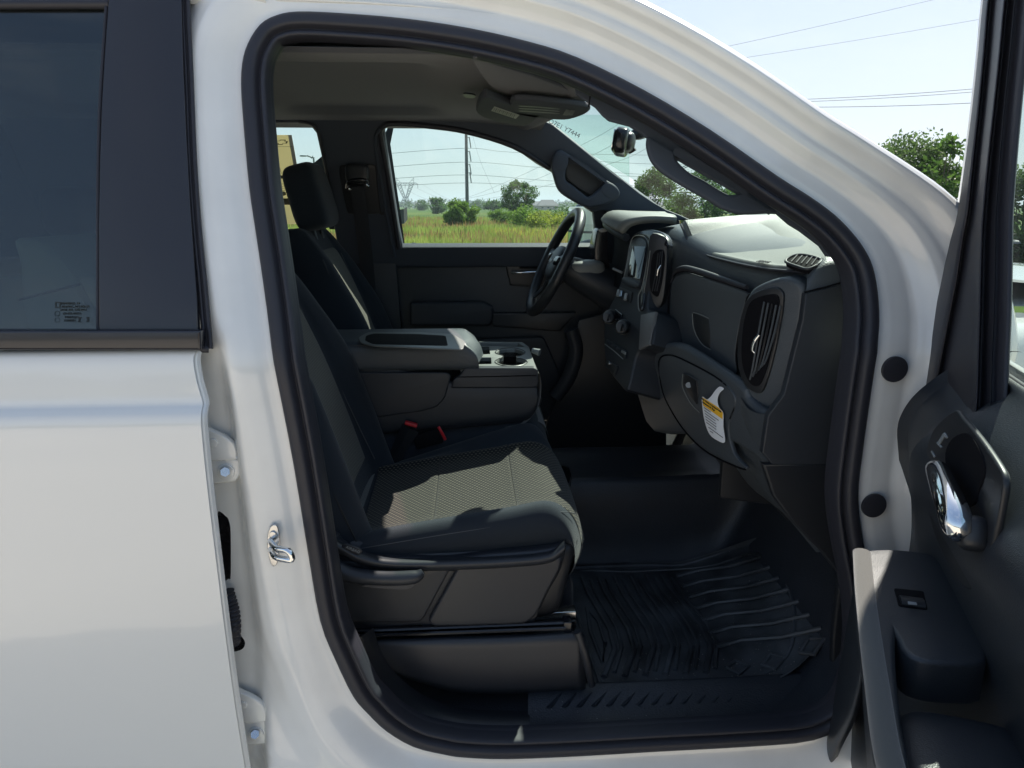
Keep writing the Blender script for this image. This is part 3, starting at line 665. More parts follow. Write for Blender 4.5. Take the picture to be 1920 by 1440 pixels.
# hinges and cable boot in the gap
for (u, v) in ((421, 858), (477, 1350)):
    def q(a, b): return (u+a, v+b)
    h = plate('hinge', [[q(-40, -52), q(-22, -49), q(-2, -40), q(14, -28), q(21, -12), q(21, -2), q(20, 4), q(-40, 2)]], -.004, .014, M['jamb'], RD, .003)
    plate('hinge_leaf', [[q(-40, 4), q(22, 4), q(26, 14), q(27, 30), q(22, 42), q(10, 46), q(-40, 46)]], 0.0, .02, M['jamb'], h, .003)
    disc('hinge_bolt', PY(u+2, v+28, -.004), NY, .0155, .006, M['jamb'], h)
    sweep('bolt_head', [PY(u+1, v+27, -.003), PY(u+1, v+27, -.018)], .0088, M['steel'], h, 6, sm=1)
    disc('hinge_rivet', PY(u-22, v-27, -.007), NY, .008, .005, M['jamb'], h)
for lp in ([(405, 966), (424, 968), (430, 978), (433, 1000), (433, 1078), (428, 1086), (405, 1086)], [(425, 1190), (448, 1190), (457, 1198), (460, 1207), (456, 1216), (445, 1221), (425, 1221)]):
    plate('pillar_hole', [lp], .024, .003, M['groove'], T, .0005, sm=3)
boot = [PY(424, 1110, .0), PY(430, 1130, .0), PY(435, 1150, .0), PY(437, 1175, .0), PY(436, 1203, .01)]
sweep('cable_boot', crv(boot, 6), [.012 if i % 2 else .0155 for i in range(25)], M['seal'], RD, 12, sm=2)
# rear seat visible behind the privacy glass; sunlit look put into its cloth colour
rs = [[Vector((x, y, z)) for y in (.12, .16, .45, .85, 1.3, 1.62, 1.66)] for x, z in ((-1.38, 1.40), (-1.32, 1.42), (-1.26, 1.38), (-1.18, 1.25), (-1.08, 1.02), (-1.02, .92))]
RS = loft('rear_bench', rs, pmat('bench_cloth_painted_sun', (.42, .42, .36), .9, bump=.5, bscale=500), T, ang=0)
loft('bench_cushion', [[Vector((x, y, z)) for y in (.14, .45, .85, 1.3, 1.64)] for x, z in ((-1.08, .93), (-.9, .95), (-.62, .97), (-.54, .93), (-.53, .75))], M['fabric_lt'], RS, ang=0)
for y in (.40, 1.38): sbox('bench_headrest', (-1.36, y, 1.60), (.13, .27, .17), M['fabric'], RS, .5)
plate('bench_backrest', [[(20, 452), (40, 448), (62, 449), (85, 462), (110, 485), (132, 512), (147, 532), (165, 565), (190, 612), (200, 660), (60, 660), (40, 600), (33, 550), (32, 500)]], .22, .30, bpy.data.materials['bench_cloth_painted_sun'], RS, .02, sm=3)
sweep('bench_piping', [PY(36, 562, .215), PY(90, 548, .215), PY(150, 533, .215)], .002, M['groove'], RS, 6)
plate('bench_bolster', [[(143, 522), (156, 519), (168, 521), (186, 534), (200, 560), (200, 620), (186, 600), (165, 565), (150, 538)]], .20, .2, bpy.data.materials['bench_cloth_painted_sun'], RS, .015, sm=3)
loft('rear_wall', [[Vector((-1.5, y, z)) for y in (.1, 1.68)] for z in (.5, 1.45)], M['trim'], T, su=1, sv=1)
plate3('rear_window', [[Vector((-1.55, .15, 1.45)), Vector((-1.55, 1.6, 1.45)), Vector((-1.5, 1.5, 1.9)), Vector((-1.5, .25, 1.9))]], Vector((1, 0, .1)), .004, M['privacy'], T, .0005)
loft('rear_floor', [[Vector((x, y, .5)) for y in (.14, 1.66)] for x in (-1.6, -.3)], M['rubber'], T, su=1, sv=1)
sweep('rear_seat_belt', [Vector((-1.05, .10, 1.85)), Vector((-1.0, .16, 1.5)), Vector((-.92, .22, 1.1)), Vector((-.9, .25, .95))], .024, M['webbing'], T, 8, flat=.1, up=(.5, .8, 0))

plateL('rear_corner_panel', [[(-780, -40), (-1150, -40), (-1150, 640), (-780, 640)]], -.02, .02, M['paint'], T, .004, sm=1)
loft('roof_side_rail', [[Vector((x, y, z)) for x in (-1.72, -1.2, -.7, -.36)] for y, z in ((.20, 1.975), (.185, 1.992), (.20, 2.004), (.26, 2.006), (.34, 1.992))], M['paint'], T, ang=0)
# ================================================================ INTERIOR
# floor, firewall, tunnel
FH = (0, 0, 0, .1, 1, 1, 1, 1, .1, 0, 0)
loft('cab_floor', [[Vector((x, y, .50+f+hh*FH[k])) for k, y in enumerate((.05, .3, .62, .765, .80, .86, 1.0, 1.14, 1.19, 1.225, 1.68))]
      for x, f, hh in ((-.6, 0, .2), (-.2, 0, .25), (.25, 0, .275), (.55, -.005, .28), (.70, .02, .26), (.82, .10, .20), (.93, .42, .05), (.95, 1.0, 0))], M['rubber'], T, su=3, sv=4, ang=0)
# HVAC / tunnel cover bulge
plate('tunnel_bracket', [[(1362, 770), (1350, 935), (1449, 947), (1480, 980), (1500, 900)]], .42, .02, M['trim2'], T, .004, r=.01)
# sill: scuff plates follow the curved lower corner of the opening
scl = [(640, 1200), (660, 1260), (700, 1312), (750, 1350), (810, 1375), (880, 1385), (993, 1388)]
def scr(k, dv, y, dy=0): return [PY(993+(u-993)*k, 1388+(v-1388)*k+dv, y) for u, v in scl]
loft('scuff_plate', [scr(1.03, 10, .03), scr(1.0, 0, .05), scr(.985, -3, .054), scr(.975, -5, .060), scr(.955, -10, .062), scr(.94, -14, .070), scr(.90, -24, .074), scr(.86, -42, .095), scr(.83, -55, .12)], M['trim2'], T, su=4, sv=3, ang=0)
loft('sill_plate', [[PY(x, v+dv, y) for x, dv in ((990, 0), (1100, -4), (1250, -10), (1400, -17), (1530, -26), (1640, -34))] for v, y in ((1284, .175), (1290, .160), (1345, .10), (1378, .056), (1386, .048), (1425, .02))], M['rubber'], T, su=2, sv=3)
o = []
for k in range(13):
    u = 1024+28*k; dv = -k*.9
    o.append(loft('r', [[PY(u+24, 1300+dv, .150), PY(u, 1326+dv, .118)], [PY(u+29, 1300+dv, .145), PY(u+6, 1326+dv, .114)], [PY(u+35, 1300+dv, .150), PY(u+12, 1326+dv, .118)]], M['rubber'], None, su=2, sv=3))
join('tread_ribs', o, T)
# floor mat : a loose rubber liner with chevron ridges
def fz(x): return .5135+max(0, x-.60)**2*2.0
fm = loft('floor_mat', [[Vector((x, y, fz(x)+dz)) for y, dz in ((y0_-.01, .004), (y0_, .0), (.3, 0), (.5, 0), (y1_, 0), (y1_+.02, .018))] for x, y0_, y1_ in ((.272, .19, .735), (.285, .185, .735), (.40, .175, .735), (.55, .165, .735), (.65, .165, .72), (.75, .175, .70), (.82, .20, .66), (.86, .24, .62))], M['mat'], None, su=5, sv=5, ang=0)
FM = empty('floor_mat', (.52, .45, .51), 'dusty black rubber floor mat with angled ridges in the passenger footwell', 'floor mat')
o = []
def rib(P, r=.006, sm_=1): o.append(sweep('r', [Vector((x, y, fz(x)+.002)) for x, y in P], r, M['mat'], None, 8, sm=sm_, flat=.85, up=(0, 0, 1)))
for k in range(6):
    a = .335+.050*k
    rib([(a+.0, .70), (a+.004, .60), (a+.030, .42), (a+.026, .33), (a-.022, .225)], .0075)
    rib([(a+.022, .68), (a+.026, .60), (a+.050, .43), (a+.046, .34), (a+.006, .24)], .0055)
for k in range(7):
    b = .275+.060*k
    rib([(.625, b+.05), (.69, b+.055), (.77, b-.0), (.84, b-.055)], .0075)
rib([(.30, .20), (.29, .45), (.30, .72), (.5, .725), (.72, .69), (.84, .60), (.84, .40), (.78, .24), (.70, .19), (.6, .18), (.45, .19), (.30, .20)], .005, 5)
rib([(.322, .53), (.312, .42), (.32, .28), (.342, .36), (.342, .46), (.322, .53)], .0055)
for a, b in ((.62, .24), (.70, .22), (.78, .20)): rib([(a, b), (a+.03, b+.02), (a+.05, b-.01), (a+.02, b-.03), (a, b)], .006)
rb = join('ridges', o, FM)
random.seed(77); V = []; Fc = []
for _ in range(420):
    x = random.uniform(.30, .84); y = .18+.52*random.random()**1.6; r_ = random.choice([.0007, .0009, .0012, .0018]); z = fz(x)+.004; k = len(V)
    V += [Vector((x+r_*math.cos(a)*random.uniform(.6, 1.5), y+r_*math.sin(a), z)) for a in (0, 2.1, 4.2)]+[Vector((x, y, z+r_))]; Fc += [(k, k+1, k+3), (k+1, k+2, k+3), (k+2, k, k+3)]
for _ in range(90):
    u = random.uniform(1000, 1500); t = random.random(); p = PY(u, 1290+80*t, .165-.11*t); r_ = random.choice([.0006, .0009, .0013]); k = len(V)
    V += [p+Vector((r_*math.cos(a), r_*math.sin(a), .002)) for a in (0, 2.1, 4.2)]+[p+Vector((0, 0, .002+r_))]; Fc += [(k, k+1, k+3), (k+1, k+2, k+3), (k+2, k, k+3)]
tag(mesh('grit', V, Fc, pmat('pale_grit', (.35, .33, .30), .9), None, False), 'pale grit scattered over the floor mat and sill plate', 'grit', kind='stuff')
fm.parent = FM; fm.location = wloc(fm)-wloc(FM); fm.name = 'sheet'

# ---------------------------------------------------------------- seats
def make_seat(label, y0):
    """cushion spans y0..y0+.53; +x is forward.  part: front_seat (the base), sub-parts below it"""
    Y = lambda t: y0+t
    base = loft('front_seat', [[Vector(p) for p in r] for r in (
        ((-.42, Y(.03), .68), (-.42, Y(-.02), .70), (-.42, Y(-.03), .80), (-.42, Y(-.02), .92), (-.42, Y(.01), .94)),
        ((-.20, Y(.03), .68), (-.20, Y(-.02), .70), (-.20, Y(-.03), .78), (-.20, Y(-.02), .885), (-.20, Y(.01), .90)),
        ((-.02, Y(.03), .68), (-.02, Y(-.02), .70), (-.02, Y(-.03), .78), (-.02, Y(-.02), .865), (-.02, Y(.01), .88)),
        ((.16, Y(.03), .69), (.16, Y(-.02), .71), (.17, Y(-.03), .79), (.19, Y(-.02), .87), (.19, Y(.01), .885)),
        ((.20, Y(.05), .71), (.205, Y(.02), .73), (.222, Y(.015), .80), (.242, Y(.02), .875), (.24, Y(.04), .89)),
        ((.20, Y(.26), .71), (.21, Y(.26), .73), (.232, Y(.26), .80), (.255, Y(.26), .87), (.25, Y(.26), .89)),
        ((.20, Y(.48), .71), (.205, Y(.51), .73), (.222, Y(.52), .80), (.242, Y(.51), .875), (.24, Y(.49), .89)),
        ((-.3, Y(.48), .71), (-.3, Y(.52), .73), (-.3, Y(.53), .80), (-.3, Y(.52), .875), (-.3, Y(.49), .89)))], M['trim2'], T, ang=0)
    base['label'] = label
    # cushion with bolsters
    xs = [(-.36, 0), (-.28, .0), (-.10, .028), (.08, .055), (.185, .068), (.245, .05), (.272, -.005), (.262, -.05), (.235, -.075)]
    prof = [(-.005, -.035, 0), (-.022, .01, 0), (-.020, .042, 0), (.0, .060, 0), (.028, .058, 0), (.052, .043, 1), (.10, .034, 1), (.265, .030, 1), (.41, .038, 1), (.455, .052, 1), (.485, .08, 0), (.515, .09, 0), (.545, .065, 0), (.55, .02, 0), (.53, -.035, 0)]
    cush = []
    for t, dz, ctr in prof:
        row = []
        for i, (x, zo) in enumerate(xs):
            e = abs(t-.265)/.27; xx = x-(.0 if i < 4 else .035*max(0, e-.35)**2*2.4*(i-3)/3)
            rf = ((.30, .32, .62, .95, 1, 1, 1, 1, 1)[i] if t > .46 else 1); wob = (dz if i < 5 else dz*(.55 if i == 5 else .12 if i == 6 else 0))*rf
            row.append(Vector((xx, Y(t), .845+zo+wob-(0 if ctr else .0))))
        cush.append(row)
    c = loft('seat_cushion', cush, M['fabric'], base, su=5, sv=4, ang=0)
    # patterned insert lies just over the centre of the cushion
    ins = []
    for t, dz in [(.046, .046), (.056, .0425), (.10, .0350), (.265, .031), (.41, .039), (.448, .0505), (.460, .055)]:
        row = []
        for i, (x, zo) in enumerate(xs[:7]):
            e = abs(t-.265)/.27; xx = x-(.0 if i < 4 else .035*max(0, e-.35)**2*2.4*(i-3)/3)
            wob = (dz if i < 5 else dz*(.55 if i == 5 else .12)); up = .0035 if 0 < [.046, .056, .10, .265, .41, .448, .460].index(t) < 6 else -.001
            row.append(Vector((xx+(.003 if i > 4 else 0), Y(t), .845+zo+wob+up)))
        ins.append(row)
    # the insert is three quilted panels with sunken seams
    def seg(name, x0, x1):
        rows = []
        for r in ins:
            cc = crv(r, 16); n = 9
            k0 = min(range(len(cc)), key=lambda k: abs(cc[k].x-x0)); k1 = len(cc)-1 if x1 > .19 else min(range(len(cc)), key=lambda k: abs(cc[k].x-x1))
            q = [cc[int(round(k0+k*(k1-k0)/(n-1)))].copy() for k in range(n)]
            q[0].z -= .006; q[-1].z -= .004 if x1 < .19 else 0
            q.insert(1, q[0].lerp(q[1], .12)+Vector((0, 0, .0065))); q.insert(-1, q[-1].lerp(q[-2], .12)+Vector((0, 0, .0055 if x1 < .19 else 0)))
            rows.append(q)
        return loft(name, rows, M['pattern'], base, su=2, sv=4, ang=0)
    seg('seat_insert', -.265, -.087); seg('seat_insert', -.087, .104); seg('seat_insert', .104, .3)
    loft('rear_gusset', [[Vector((x, Y(t), .845+z+.005)) for t in (.05, .265, .455)] for x, z in ((-.36, .036), (-.31, .037), (-.270, .04))], M['fabric_lt'], base, ang=0)
    # seams
    sweep('seam', [Vector((x, Y(t), .845+z+.002)) for x, t, z in ((-.30, -.020, .035), (-.10, -.0205, .066), (.08, -.0195, .092), (.16, -.015, .108), (.205, -.002, .110), (.236, .02, .095))], .0010, M['thread'], base, 6)
    # backrest : slanted
    def B(s, t, d=0):    # s height along the back, t across, d out of the face
        k = .36*(1-s*.10); return Vector((-.285-s*k*.98+d*.94+max(0, s-.5)*.02, Y(t), .885+s*.935+d*.34))
    S = [(-.02, .0), (.06, .004), (.2, .012), (.36, .016), (.5, .012), (.60, .0), (.705, -.022), (.73, -.065)]
    rows = []
    for t, d in [(-.02, -.11), (-.03, -.05), (-.012, .03), (.03, .062), (.075, .04), (.11, .008), (.265, .0), (.42, .008), (.455, .04), (.50, .062), (.542, .03), (.56, -.05), (.55, -.11)]:
        rows.append([])
        for i, (s, dd) in enumerate(S):
            pinch = 1-.30*max(0, s-.30)/.36; bol = 1-.75*max(0, s-.34)/.33
            tt = .265+(t-.265)*pinch
            rows[-1].append(B(s, tt, dd+(d if d < 0 else d*max(.15, bol))*(1 if i < 6 else .5)))
    loft('backrest', rows, M['fabric'], base, su=4, sv=4, ang=0)
    rows = []
    for t, d in [(.112, .008), (.13, .0085), (.265, .004), (.40, .0085), (.418, .008)]:
        rows.append([]); 
        for i, (s, dd) in enumerate(S[1:6]+[(.63, -.012)]):
            pinch = 1-.30*max(0, s-.30)/.36; tt = .265+(t-.265)*pinch
            rows[-1].append(B(s, tt, dd+d*.6+(.002 if t in (.112, .418) else .006)))
    loft('backrest_insert', rows, M['ribbed'], base, ang=0)
    loft('back_shell', [[B(s, t, d) for s, d in ((-.04, -.10), (.3, -.115), (.6, -.11), (.665, -.085))] for t in (0.0, .03, .265, .5, .53)], M['trim2'], base, ang=0)
    # headrest with its sewn side gusset and posts
    Rm = Matrix.Rotation(R(-14), 3, 'Y')
    hc = Vector((-.535, Y(.265), 1.648))
    sbox('headrest', hc, (.12, .265, .222), M['fabric'], base, .42, Rm, taper=lambda p: Vector((p.x*(1-.25*p.z), p.y*(1-.35*p.z), p.z)))
    for s in (-.06, .06): sweep('headrest_post', [hc+Vector((.02, s, -.14)), hc+Vector((0, s, -.05))], .006, M['trim2'], base, 8, sm=1)
    for tt_ in (.098, .432):
        sweep('backrest_seam', [B(s, .265+(tt_-.265)*(1-.30*max(0, s-.30)/.36), .034-.03*s) for s in (.04, .15, .3, .45, .6)], .0016, M['thread'], base, 6)
    # side piping of the backrest
    sweep('piping', [B(s, .265+(.545-.265)*(1-.30*max(0, s-.30)/.36), .035*(1-.75*max(0, s-.34)/.33)) for s in (.0, .12, .25, .38, .5, .6)], .0022, M['trim2'], base, 6)
    sweep('piping', [B(s, .265+(-.012-.265)*(1-.30*max(0, s-.30)/.36), .035*(1-.75*max(0, s-.34)/.33)) for s in (.0, .12, .25, .38, .5, .6)], .0022, M['trim2'], base, 6)
    for y in (Y(.02), Y(.50)):
        box('seat_track', (-.05, y, .672), (.58, .045, .02), M['blackgloss'], base, .003)
        box('seat_track_rail', (-.04, y, .692), (.56, .03, .018), M['steel'], base, .002)
    return base
st = make_seat('front passenger seat with lit patterned cushion', .21)
def dup_part(root, dy, label):
    c = root.copy(); COL.objects.link(c); c['label'] = label; c.location = root.location+Vector((0, dy, 0)); w = wloc(root); c['_w'] = [w.x, w.y+dy, w.z]
    for ch in root.children:
        d = ch.copy(); COL.objects.link(d); d.parent = c; w = wloc(ch); d['_w'] = [w.x, w.y+dy, w.z]
    return c
dup_part(st, .84, 'driver seat seen across the console')
# passenger side only: side shield details, recline lever, airbag marking, low cover box, track end
M['shield'] = pmat('seat_shield_plastic', (.024, .027, .034), .40, bump=.25, bscale=1000, var=.05, vscale=4, bdist=.0006)
sh = plate('seat_side_shield', [[(560, 1010), (625, 1002), (640, 1018), (668, 1034), (700, 1044), (760, 1046), (845, 1048), (920, 1040), (1000, 1034), (1040, 1028), (1060, 1022), (1062, 1030), (1052, 1070), (1030, 1110), (1015, 1140), (1004, 1166), (990, 1172), (940, 1176), (880, 1178), (800, 1181), (780, 1174), (560, 1178)]], .172, .03, M['shield'], st, .008, sm=3)
plate('shield_panel', [[(862, 1058), (1000, 1052), (1056, 1044), (1050, 1070), (1028, 1110), (1006, 1155), (985, 1171), (880, 1175), (812, 1176), (802, 1166)]], .158, .016, M['shield'], st, .008, r=.012, res=4)
plate('shield_panel', [[(560, 1052), (640, 1052), (848, 1060), (842, 1072), (795, 1160), (785, 1168), (560, 1168)]], .163, .012, M['shield'], st, .006, r=.01, res=4)
loft('shield_rail', [[PY(u, v+dv, y) for u, v in ((560, 985), (612, 1003), (640, 1020), (680, 1040), (740, 1050), (850, 1050), (960, 1045), (1030, 1037), (1058, 1018))] for dv, y in ((-6, .18), (0, .158), (9, .148), (17, .152), (21, .168))], M['shield'], st, ang=0)
plate('airbag_patch', [[(641, 1023), (650, 1020), (676, 1030), (678, 1037), (668, 1040), (644, 1030)]], .150, .004, M['shield'], st, .0015, sm=3)
a = PY(652, 1026, .146); b = PY(672, 1034, .146)
text('airbag_lettering', 'AIRBAG', (a+b)/2+Vector((0, -.002, 0)), b-a, Vector((.3, 0, 1)), .009, M['marking'], st)
sweep('recline_lever', [PY(590, 1040, .15), PY(625, 1060, .145), (PY(660, 1078, .14)), PY(720, 1084, .137), PY(775, 1082, .137), PY(793, 1072, .14)], [.016, .018, .0175, .0165, .0155, .008], M['shield'], st, 14, flat=.95)
plate('lever_pocket', [[(675, 1098), (740, 1092), (782, 1090), (775, 1100), (765, 1105), (745, 1106), (700, 1103)]], .152, .006, M['silver'] if False else pmat('pocket_grey', (.10, .10, .105), .6), st, .002, sm=2)
rows = []
for dv, y in ((0, .20), (2, .150), (14, .133), (40, .128), (70, .126), (96, .128), (106, .134), (112, .16)):
    rows.append([PY(u, v+dv*k, y+yo) for u, v, k, yo in ((600, 1196, .30, .03), (670, 1198, .45, .02), (740, 1196, .62, .008), (800, 1194, .80, .0), (860, 1192, .95, 0), (960, 1189, 1, 0), (1070, 1183, 1, 0), (1088, 1186, .98, .004), (1098, 1190, .95, .02))])
loft('track_cover', rows, M['shield'], st, ang=0)
sweep('track_cover_end', [PY(1083, 1184, .14), PY(1098, 1235, .136), PY(1110, 1285, .142)], [.010, .010, .008], M['shield'], st, 10)
sweep('slide_rail', [PY(600, 1184, .165), PY(700, 1181, .165), PY(1056, 1167, .165)], .0065, M['blackgloss'], st, 8, flat=.7)
box('rail_cap', PY(1063, 1172, .165), (.018, .03, .032), M['blackgloss'], st, .002)
sweep('rail_lip', [PY(665, 1192, .150), PY(850, 1186, .150), PY(1060, 1178, .150)], .004, M['blackgloss'], st, 6)
sbox('rear_track_boot', PY(1046, 1112, .33), (.07, .10, .12), M['fabric'], st, .5)
# belt buckle and latch
bk = sweep('seat_belt_buckle', [PY(732, 880, .735), PY(748, 842, .732), PY(770, 802, .728)], [.017, .021, .027], M['trim2'], st, 4, sm=1, up=(.3, 1, .2), flat=.5)
q = PY(771, 797, .722)
Mb = Matrix.Rotation(R(18), 3, 'Y')
box('buckle_button', q+Vector((0, -.002, .004)), (.036, .018, .010), M['red'], T, .002, Mb)
sweep('jump_seat_buckle', [PY(822, 800, .72), PY(829, 812, .715), PY(835, 824, .72)], .0045, M['red'], T, 6)
sweep('buckle_stalk', [PY(712, 905, .74), PY(722, 885, .738), PY(732, 868, .735)], .016, M['webbing'], T, 6, flat=.5)
box('jump_latch', PY(803, 822, .735), (.08, .02, .045), M['groove'], T, .004, Matrix.Rotation(R(-15), 3, 'Y'))

# ---------------------------------------------------------------- centre console (folded jump seat)
CT = M['trim']
CO = loft('center_console', [[Vector((x, y, z)) for y, z in ((.755, zb_), (.742, zb_+.02), (.740, (zb_+zt_)/2), (.742, zt_-.02), (.76, zt_), (.88, zt_), (1.0, zt_), (1.02, zt_-.02), (1.02, zb_+.02), (1.0, zb_))] for x, zb_, zt_ in (
    (-.44, .96, 1.20), (-.42, .95, 1.20), (-.2, .975, 1.17), (-.02, .985, 1.12), (.10, .995, 1.12), (.165, 1.005, 1.12), (.192, 1.03, 1.115), (.197, 1.06, 1.10))], CT, T, su=3, sv=3, ang=0)
plate3('console_side_panel', [rnd([PY(a, b, .733) for a, b in ((560, 698), (836, 698), (846, 704), (834, 748), (818, 764), (790, 772), (700, 784), (560, 800))], .01)], NY, .012, CT, CO, .005, res=4)
loft('console_nose', [[Vector((x, y, z)) for y in (.75, .80, .88, .96, 1.01)] for x, z in ((.175, 1.165), (.202, 1.145), (.208, 1.10), (.20, 1.05), (.165, 1.0), (.10, .985))], M['fabric_lt'], CO, ang=0)
# lid
LZ = 1.245
lid = [[Vector((x, y, z)) for y, z in ((.752, LZ-.085), (.735, LZ-.075), (.730, LZ-.045), (.733, LZ-.016), (.745, LZ-.004), (.77, LZ+.002), (.86, LZ+.004), (.95, LZ+.002), (.985, LZ-.004), (1.0, LZ-.02), (1.0, LZ-.08))] for x in (-.44, -.40, -.2, -.08)]
for x, dz in ((-.02, -.003), (.012, -.014), (.035, -.036), (.043, -.06)):
    lid.append([Vector((x-abs(y-.87)*.12 if x > .0 else x, y, min(z, LZ+dz))) for y, z in [(q.y, q.z) for q in lid[0]]])
L_ = loft('console_lid', lid, M['dash'], CO, su=3, sv=3, ang=0)
sweep('lid_stitching', [Vector((x, .738, LZ-.007)) for x in (-.42, -.2, -.02)], .0013, M['thread'], CO, 5, sm=1)
TR = plate3('console_handle_slot', [rnd([PZ(a, b, LZ+.006) for a, b in ((686, 629), (700, 625), (780, 626), (836, 629), (840, 648), (700, 645), (684, 638))], .014)], Vector((0, 0, 1)), .006, M['groove'], CO, .002)
plate3('console_slot_rim', [rnd([PZ(a, b, LZ+.005) for a, b in ((672, 632), (690, 622), (780, 622), (850, 626), (872, 640), (868, 655), (700, 648), (676, 642))], .02)], Vector((0, 0, 1)), .004, M['console_top'], CO, .002)
# storage tray with cup holders
TZ = 1.166
def tz(lst, z=TZ): return [PZ(a, b, z) for a, b in lst]
def ell(cx, cy, rx, ry, n=28): return [(cx+rx*math.cos(6.2832*i/n), cy+ry*math.sin(6.2832*i/n)) for i in range(n)]
outer = rnd(tz([(862, 691), (893, 652), (897, 640), (980, 641), (992, 650), (1006, 690)]), .012)
cup = tz([(931, 672), (937, 663), (950, 659), (965, 655), (978, 659), (984, 663), (976, 670), (967, 672)])
h1 = rnd(tz([(888, 650), (919, 650), (921, 664), (885, 666)]), .005)
h2 = rnd(tz([(886, 670), (920, 670), (921, 682), (877, 683)]), .005)
h3 = rnd(tz([(898, 643), (972, 643), (984, 650), (900, 648)]), .004)
ca, cb = ell(955, 661, 24, 6.5), ell(957, 676, 27, 8.5)
import itertools
cpoly = [(931, 661), (937, 656), (950, 654), (965, 654), (977, 657), (982, 661), (976, 666), (968, 668), (969, 671), (980, 673), (986, 678), (978, 683), (962, 685), (945, 684), (933, 680), (931, 676), (938, 671), (944, 669), (943, 666), (935, 664)]
tray = plate3('cup_holder_tray', [outer, tz([(u, v) for u, v in cpoly]), h1, h2, h3], Vector((0, 0, 1)), .03, M['console_top'], CO, .003)
wells = []
for lp in (tz([(u, v) for u, v in cpoly]), h1, h2, h3):
    k = len(lp); V = [p+Vector((0, 0, -.012)) for p in lp]+[p+Vector((0, 0, -.05)) for p in lp]
    wells.append(mesh('w', V, [(i, (i+1) % k, k+(i+1) % k, k+i) for i in range(k)]+[tuple(range(k, 2*k))], M['groove']))
join('storage_wells', wells, CO)
for lp in ([(u, v) for u, v in cpoly],):
    P = tz(lp, TZ+.001); cc = sum(P, Vector())/len(P); sweep('cup_ring', [cc+(p-cc)*1.10 for p in P], .0014, M['trim2'], CO, 6, True, sm=2)
plate('tray_front_skirt', [[(863, 702), (872, 690), (1002, 690), (1009, 694), (1009, 722), (1003, 728), (846, 728), (850, 712)]], .736, .03, M['trim'], CO, .004, r=.004)
sweep('tray_parting_line', [PY(u, v, .7355) for u, v in ((858, 707), (930, 706), (1006, 704))], .0016, M['groove'], CO, 6, sm=1)
sweep('latch_tab', [PZ(998, 657, 1.17), PZ(1012, 661, 1.165)], [.008, .012], M['silver'], CO, 8, sm=1)
# jump-seat cushion
loft('jump_seat_cushion', [[Vector((x, y, z+dz)) for y, dz in ((.76, -.10), (.742, -.05), (.745, -.01), (.78, .008), (.88, .012), (1.0, .005), (1.05, -.03))] for x, z in ((-.30, .955), (-.1, .965), (.08, .985), (.17, .990), (.215, .965), (.232, .92), (.225, .87), (.20, .84))], M['fabric'], CO, ang=0)
loft('jump_seat_nose', [[Vector((x, y, z)) for y in (.80, .86, .95, 1.04)] for x, z in ((.165, 1.002), (.222, .975), (.240, .93))], M['fabric_lt'], CO, ang=0)
sweep('jump_seat_seam', [Vector((x, .744, z)) for x, z in ((-.2, .935), (0, .955), (.15, .965), (.21, .95))], .0014, M['thread'], CO, 5)
# ================================================================ DASHBOARD
# sections across the truck: cowl, top, seam, shoulder, face, face bottom, ledge, lower, knee
def sec(y, xf, zt, k=0, led=0.0):
    return [Vector(p) for p in ((1.12, y, zt+.055), (.95, y, zt+.052), (.80, y, zt+.035), (xf+.05, y, zt+.008), (xf+.012, y, zt-.010), (xf-.004, y, zt-.05), (xf-.008, y, zt-.14), (xf-.006, y, zt-.25), (xf-.02-led*.4, y, zt-.285), (xf-.035-led, y, zt-.32+k), (xf-.030-led, y, zt-.40+k), (xf+.0, y, zt-.50+k), (xf+.08, y, zt-.60+k), (xf+.20, y, zt-.66+k))]
D_ = [sec(.150, .765, 1.490), sec(.155, .72, 1.495), sec(.17, .695, 1.497), sec(.24, .682, 1.497, 0, .005), sec(.40, .660, 1.500, 0, .02), sec(.58, .628, 1.508, 0, .04), sec(.70, .605, 1.528, .03, .045), sec(.78, .595, 1.545, .06, .03), sec(.90, .60, 1.55, .05, 0), sec(1.05, .60, 1.545, .02, 0), sec(1.3, .62, 1.53, 0, 0), sec(1.55, .66, 1.51, 0, 0), sec(1.62, .70, 1.50, 0, 0)]
DB = loft('dashboard', D_, M['dash'], T, su=4, sv=4, ang=0)
# padded top with its seam
def topz(x, y): 
    return None
tops = []
for y, u, v in ((.165, 1520, 506), (.20, 1500, 504), (.25, 1461, 501), (.30, 1440, 499), (.38, 1400, 492), (.50, 1360, 483), (.62, 1328, 474), (.69, 1305, 463), (.735, 1294, 448), (.775, 1284, 425), (.80, 1280, 417)):
    q = PY(u, v, y); zz = sec(y, .66, 1.50+.045*min(1, max(0, (y-.55)/.25)))[1].z
    e_z = q.z+.004; tops.append([Vector((1.12, y, zz+.012)), Vector((.97, y, zz+.010)), Vector((.86, y, zz-.002)), Vector((max(.78, q.x+.05), y, (zz+e_z)/2+.006)), Vector((q.x+.022, y, e_z+.004)), Vector((q.x+.004, y, e_z)), Vector((q.x-.002, y, e_z-.008))])
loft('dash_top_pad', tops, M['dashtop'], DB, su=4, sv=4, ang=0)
def on(u, v, Y, d=0): return PY(u, v, Y)+Vector((-d, 0, 0))
sweep('dash_top_seam', [r[-1]+Vector((-.003, 0, -.002)) for r in tops], .0034, M['seal'], DB, 6)
text('airbag_lettering', 'AIRBAG', PY(1434, 494, .32)+Vector((-.003, 0, .004)), (.10, -1, 0.0), (1, .1, .30), .015, M['ink'], DB)
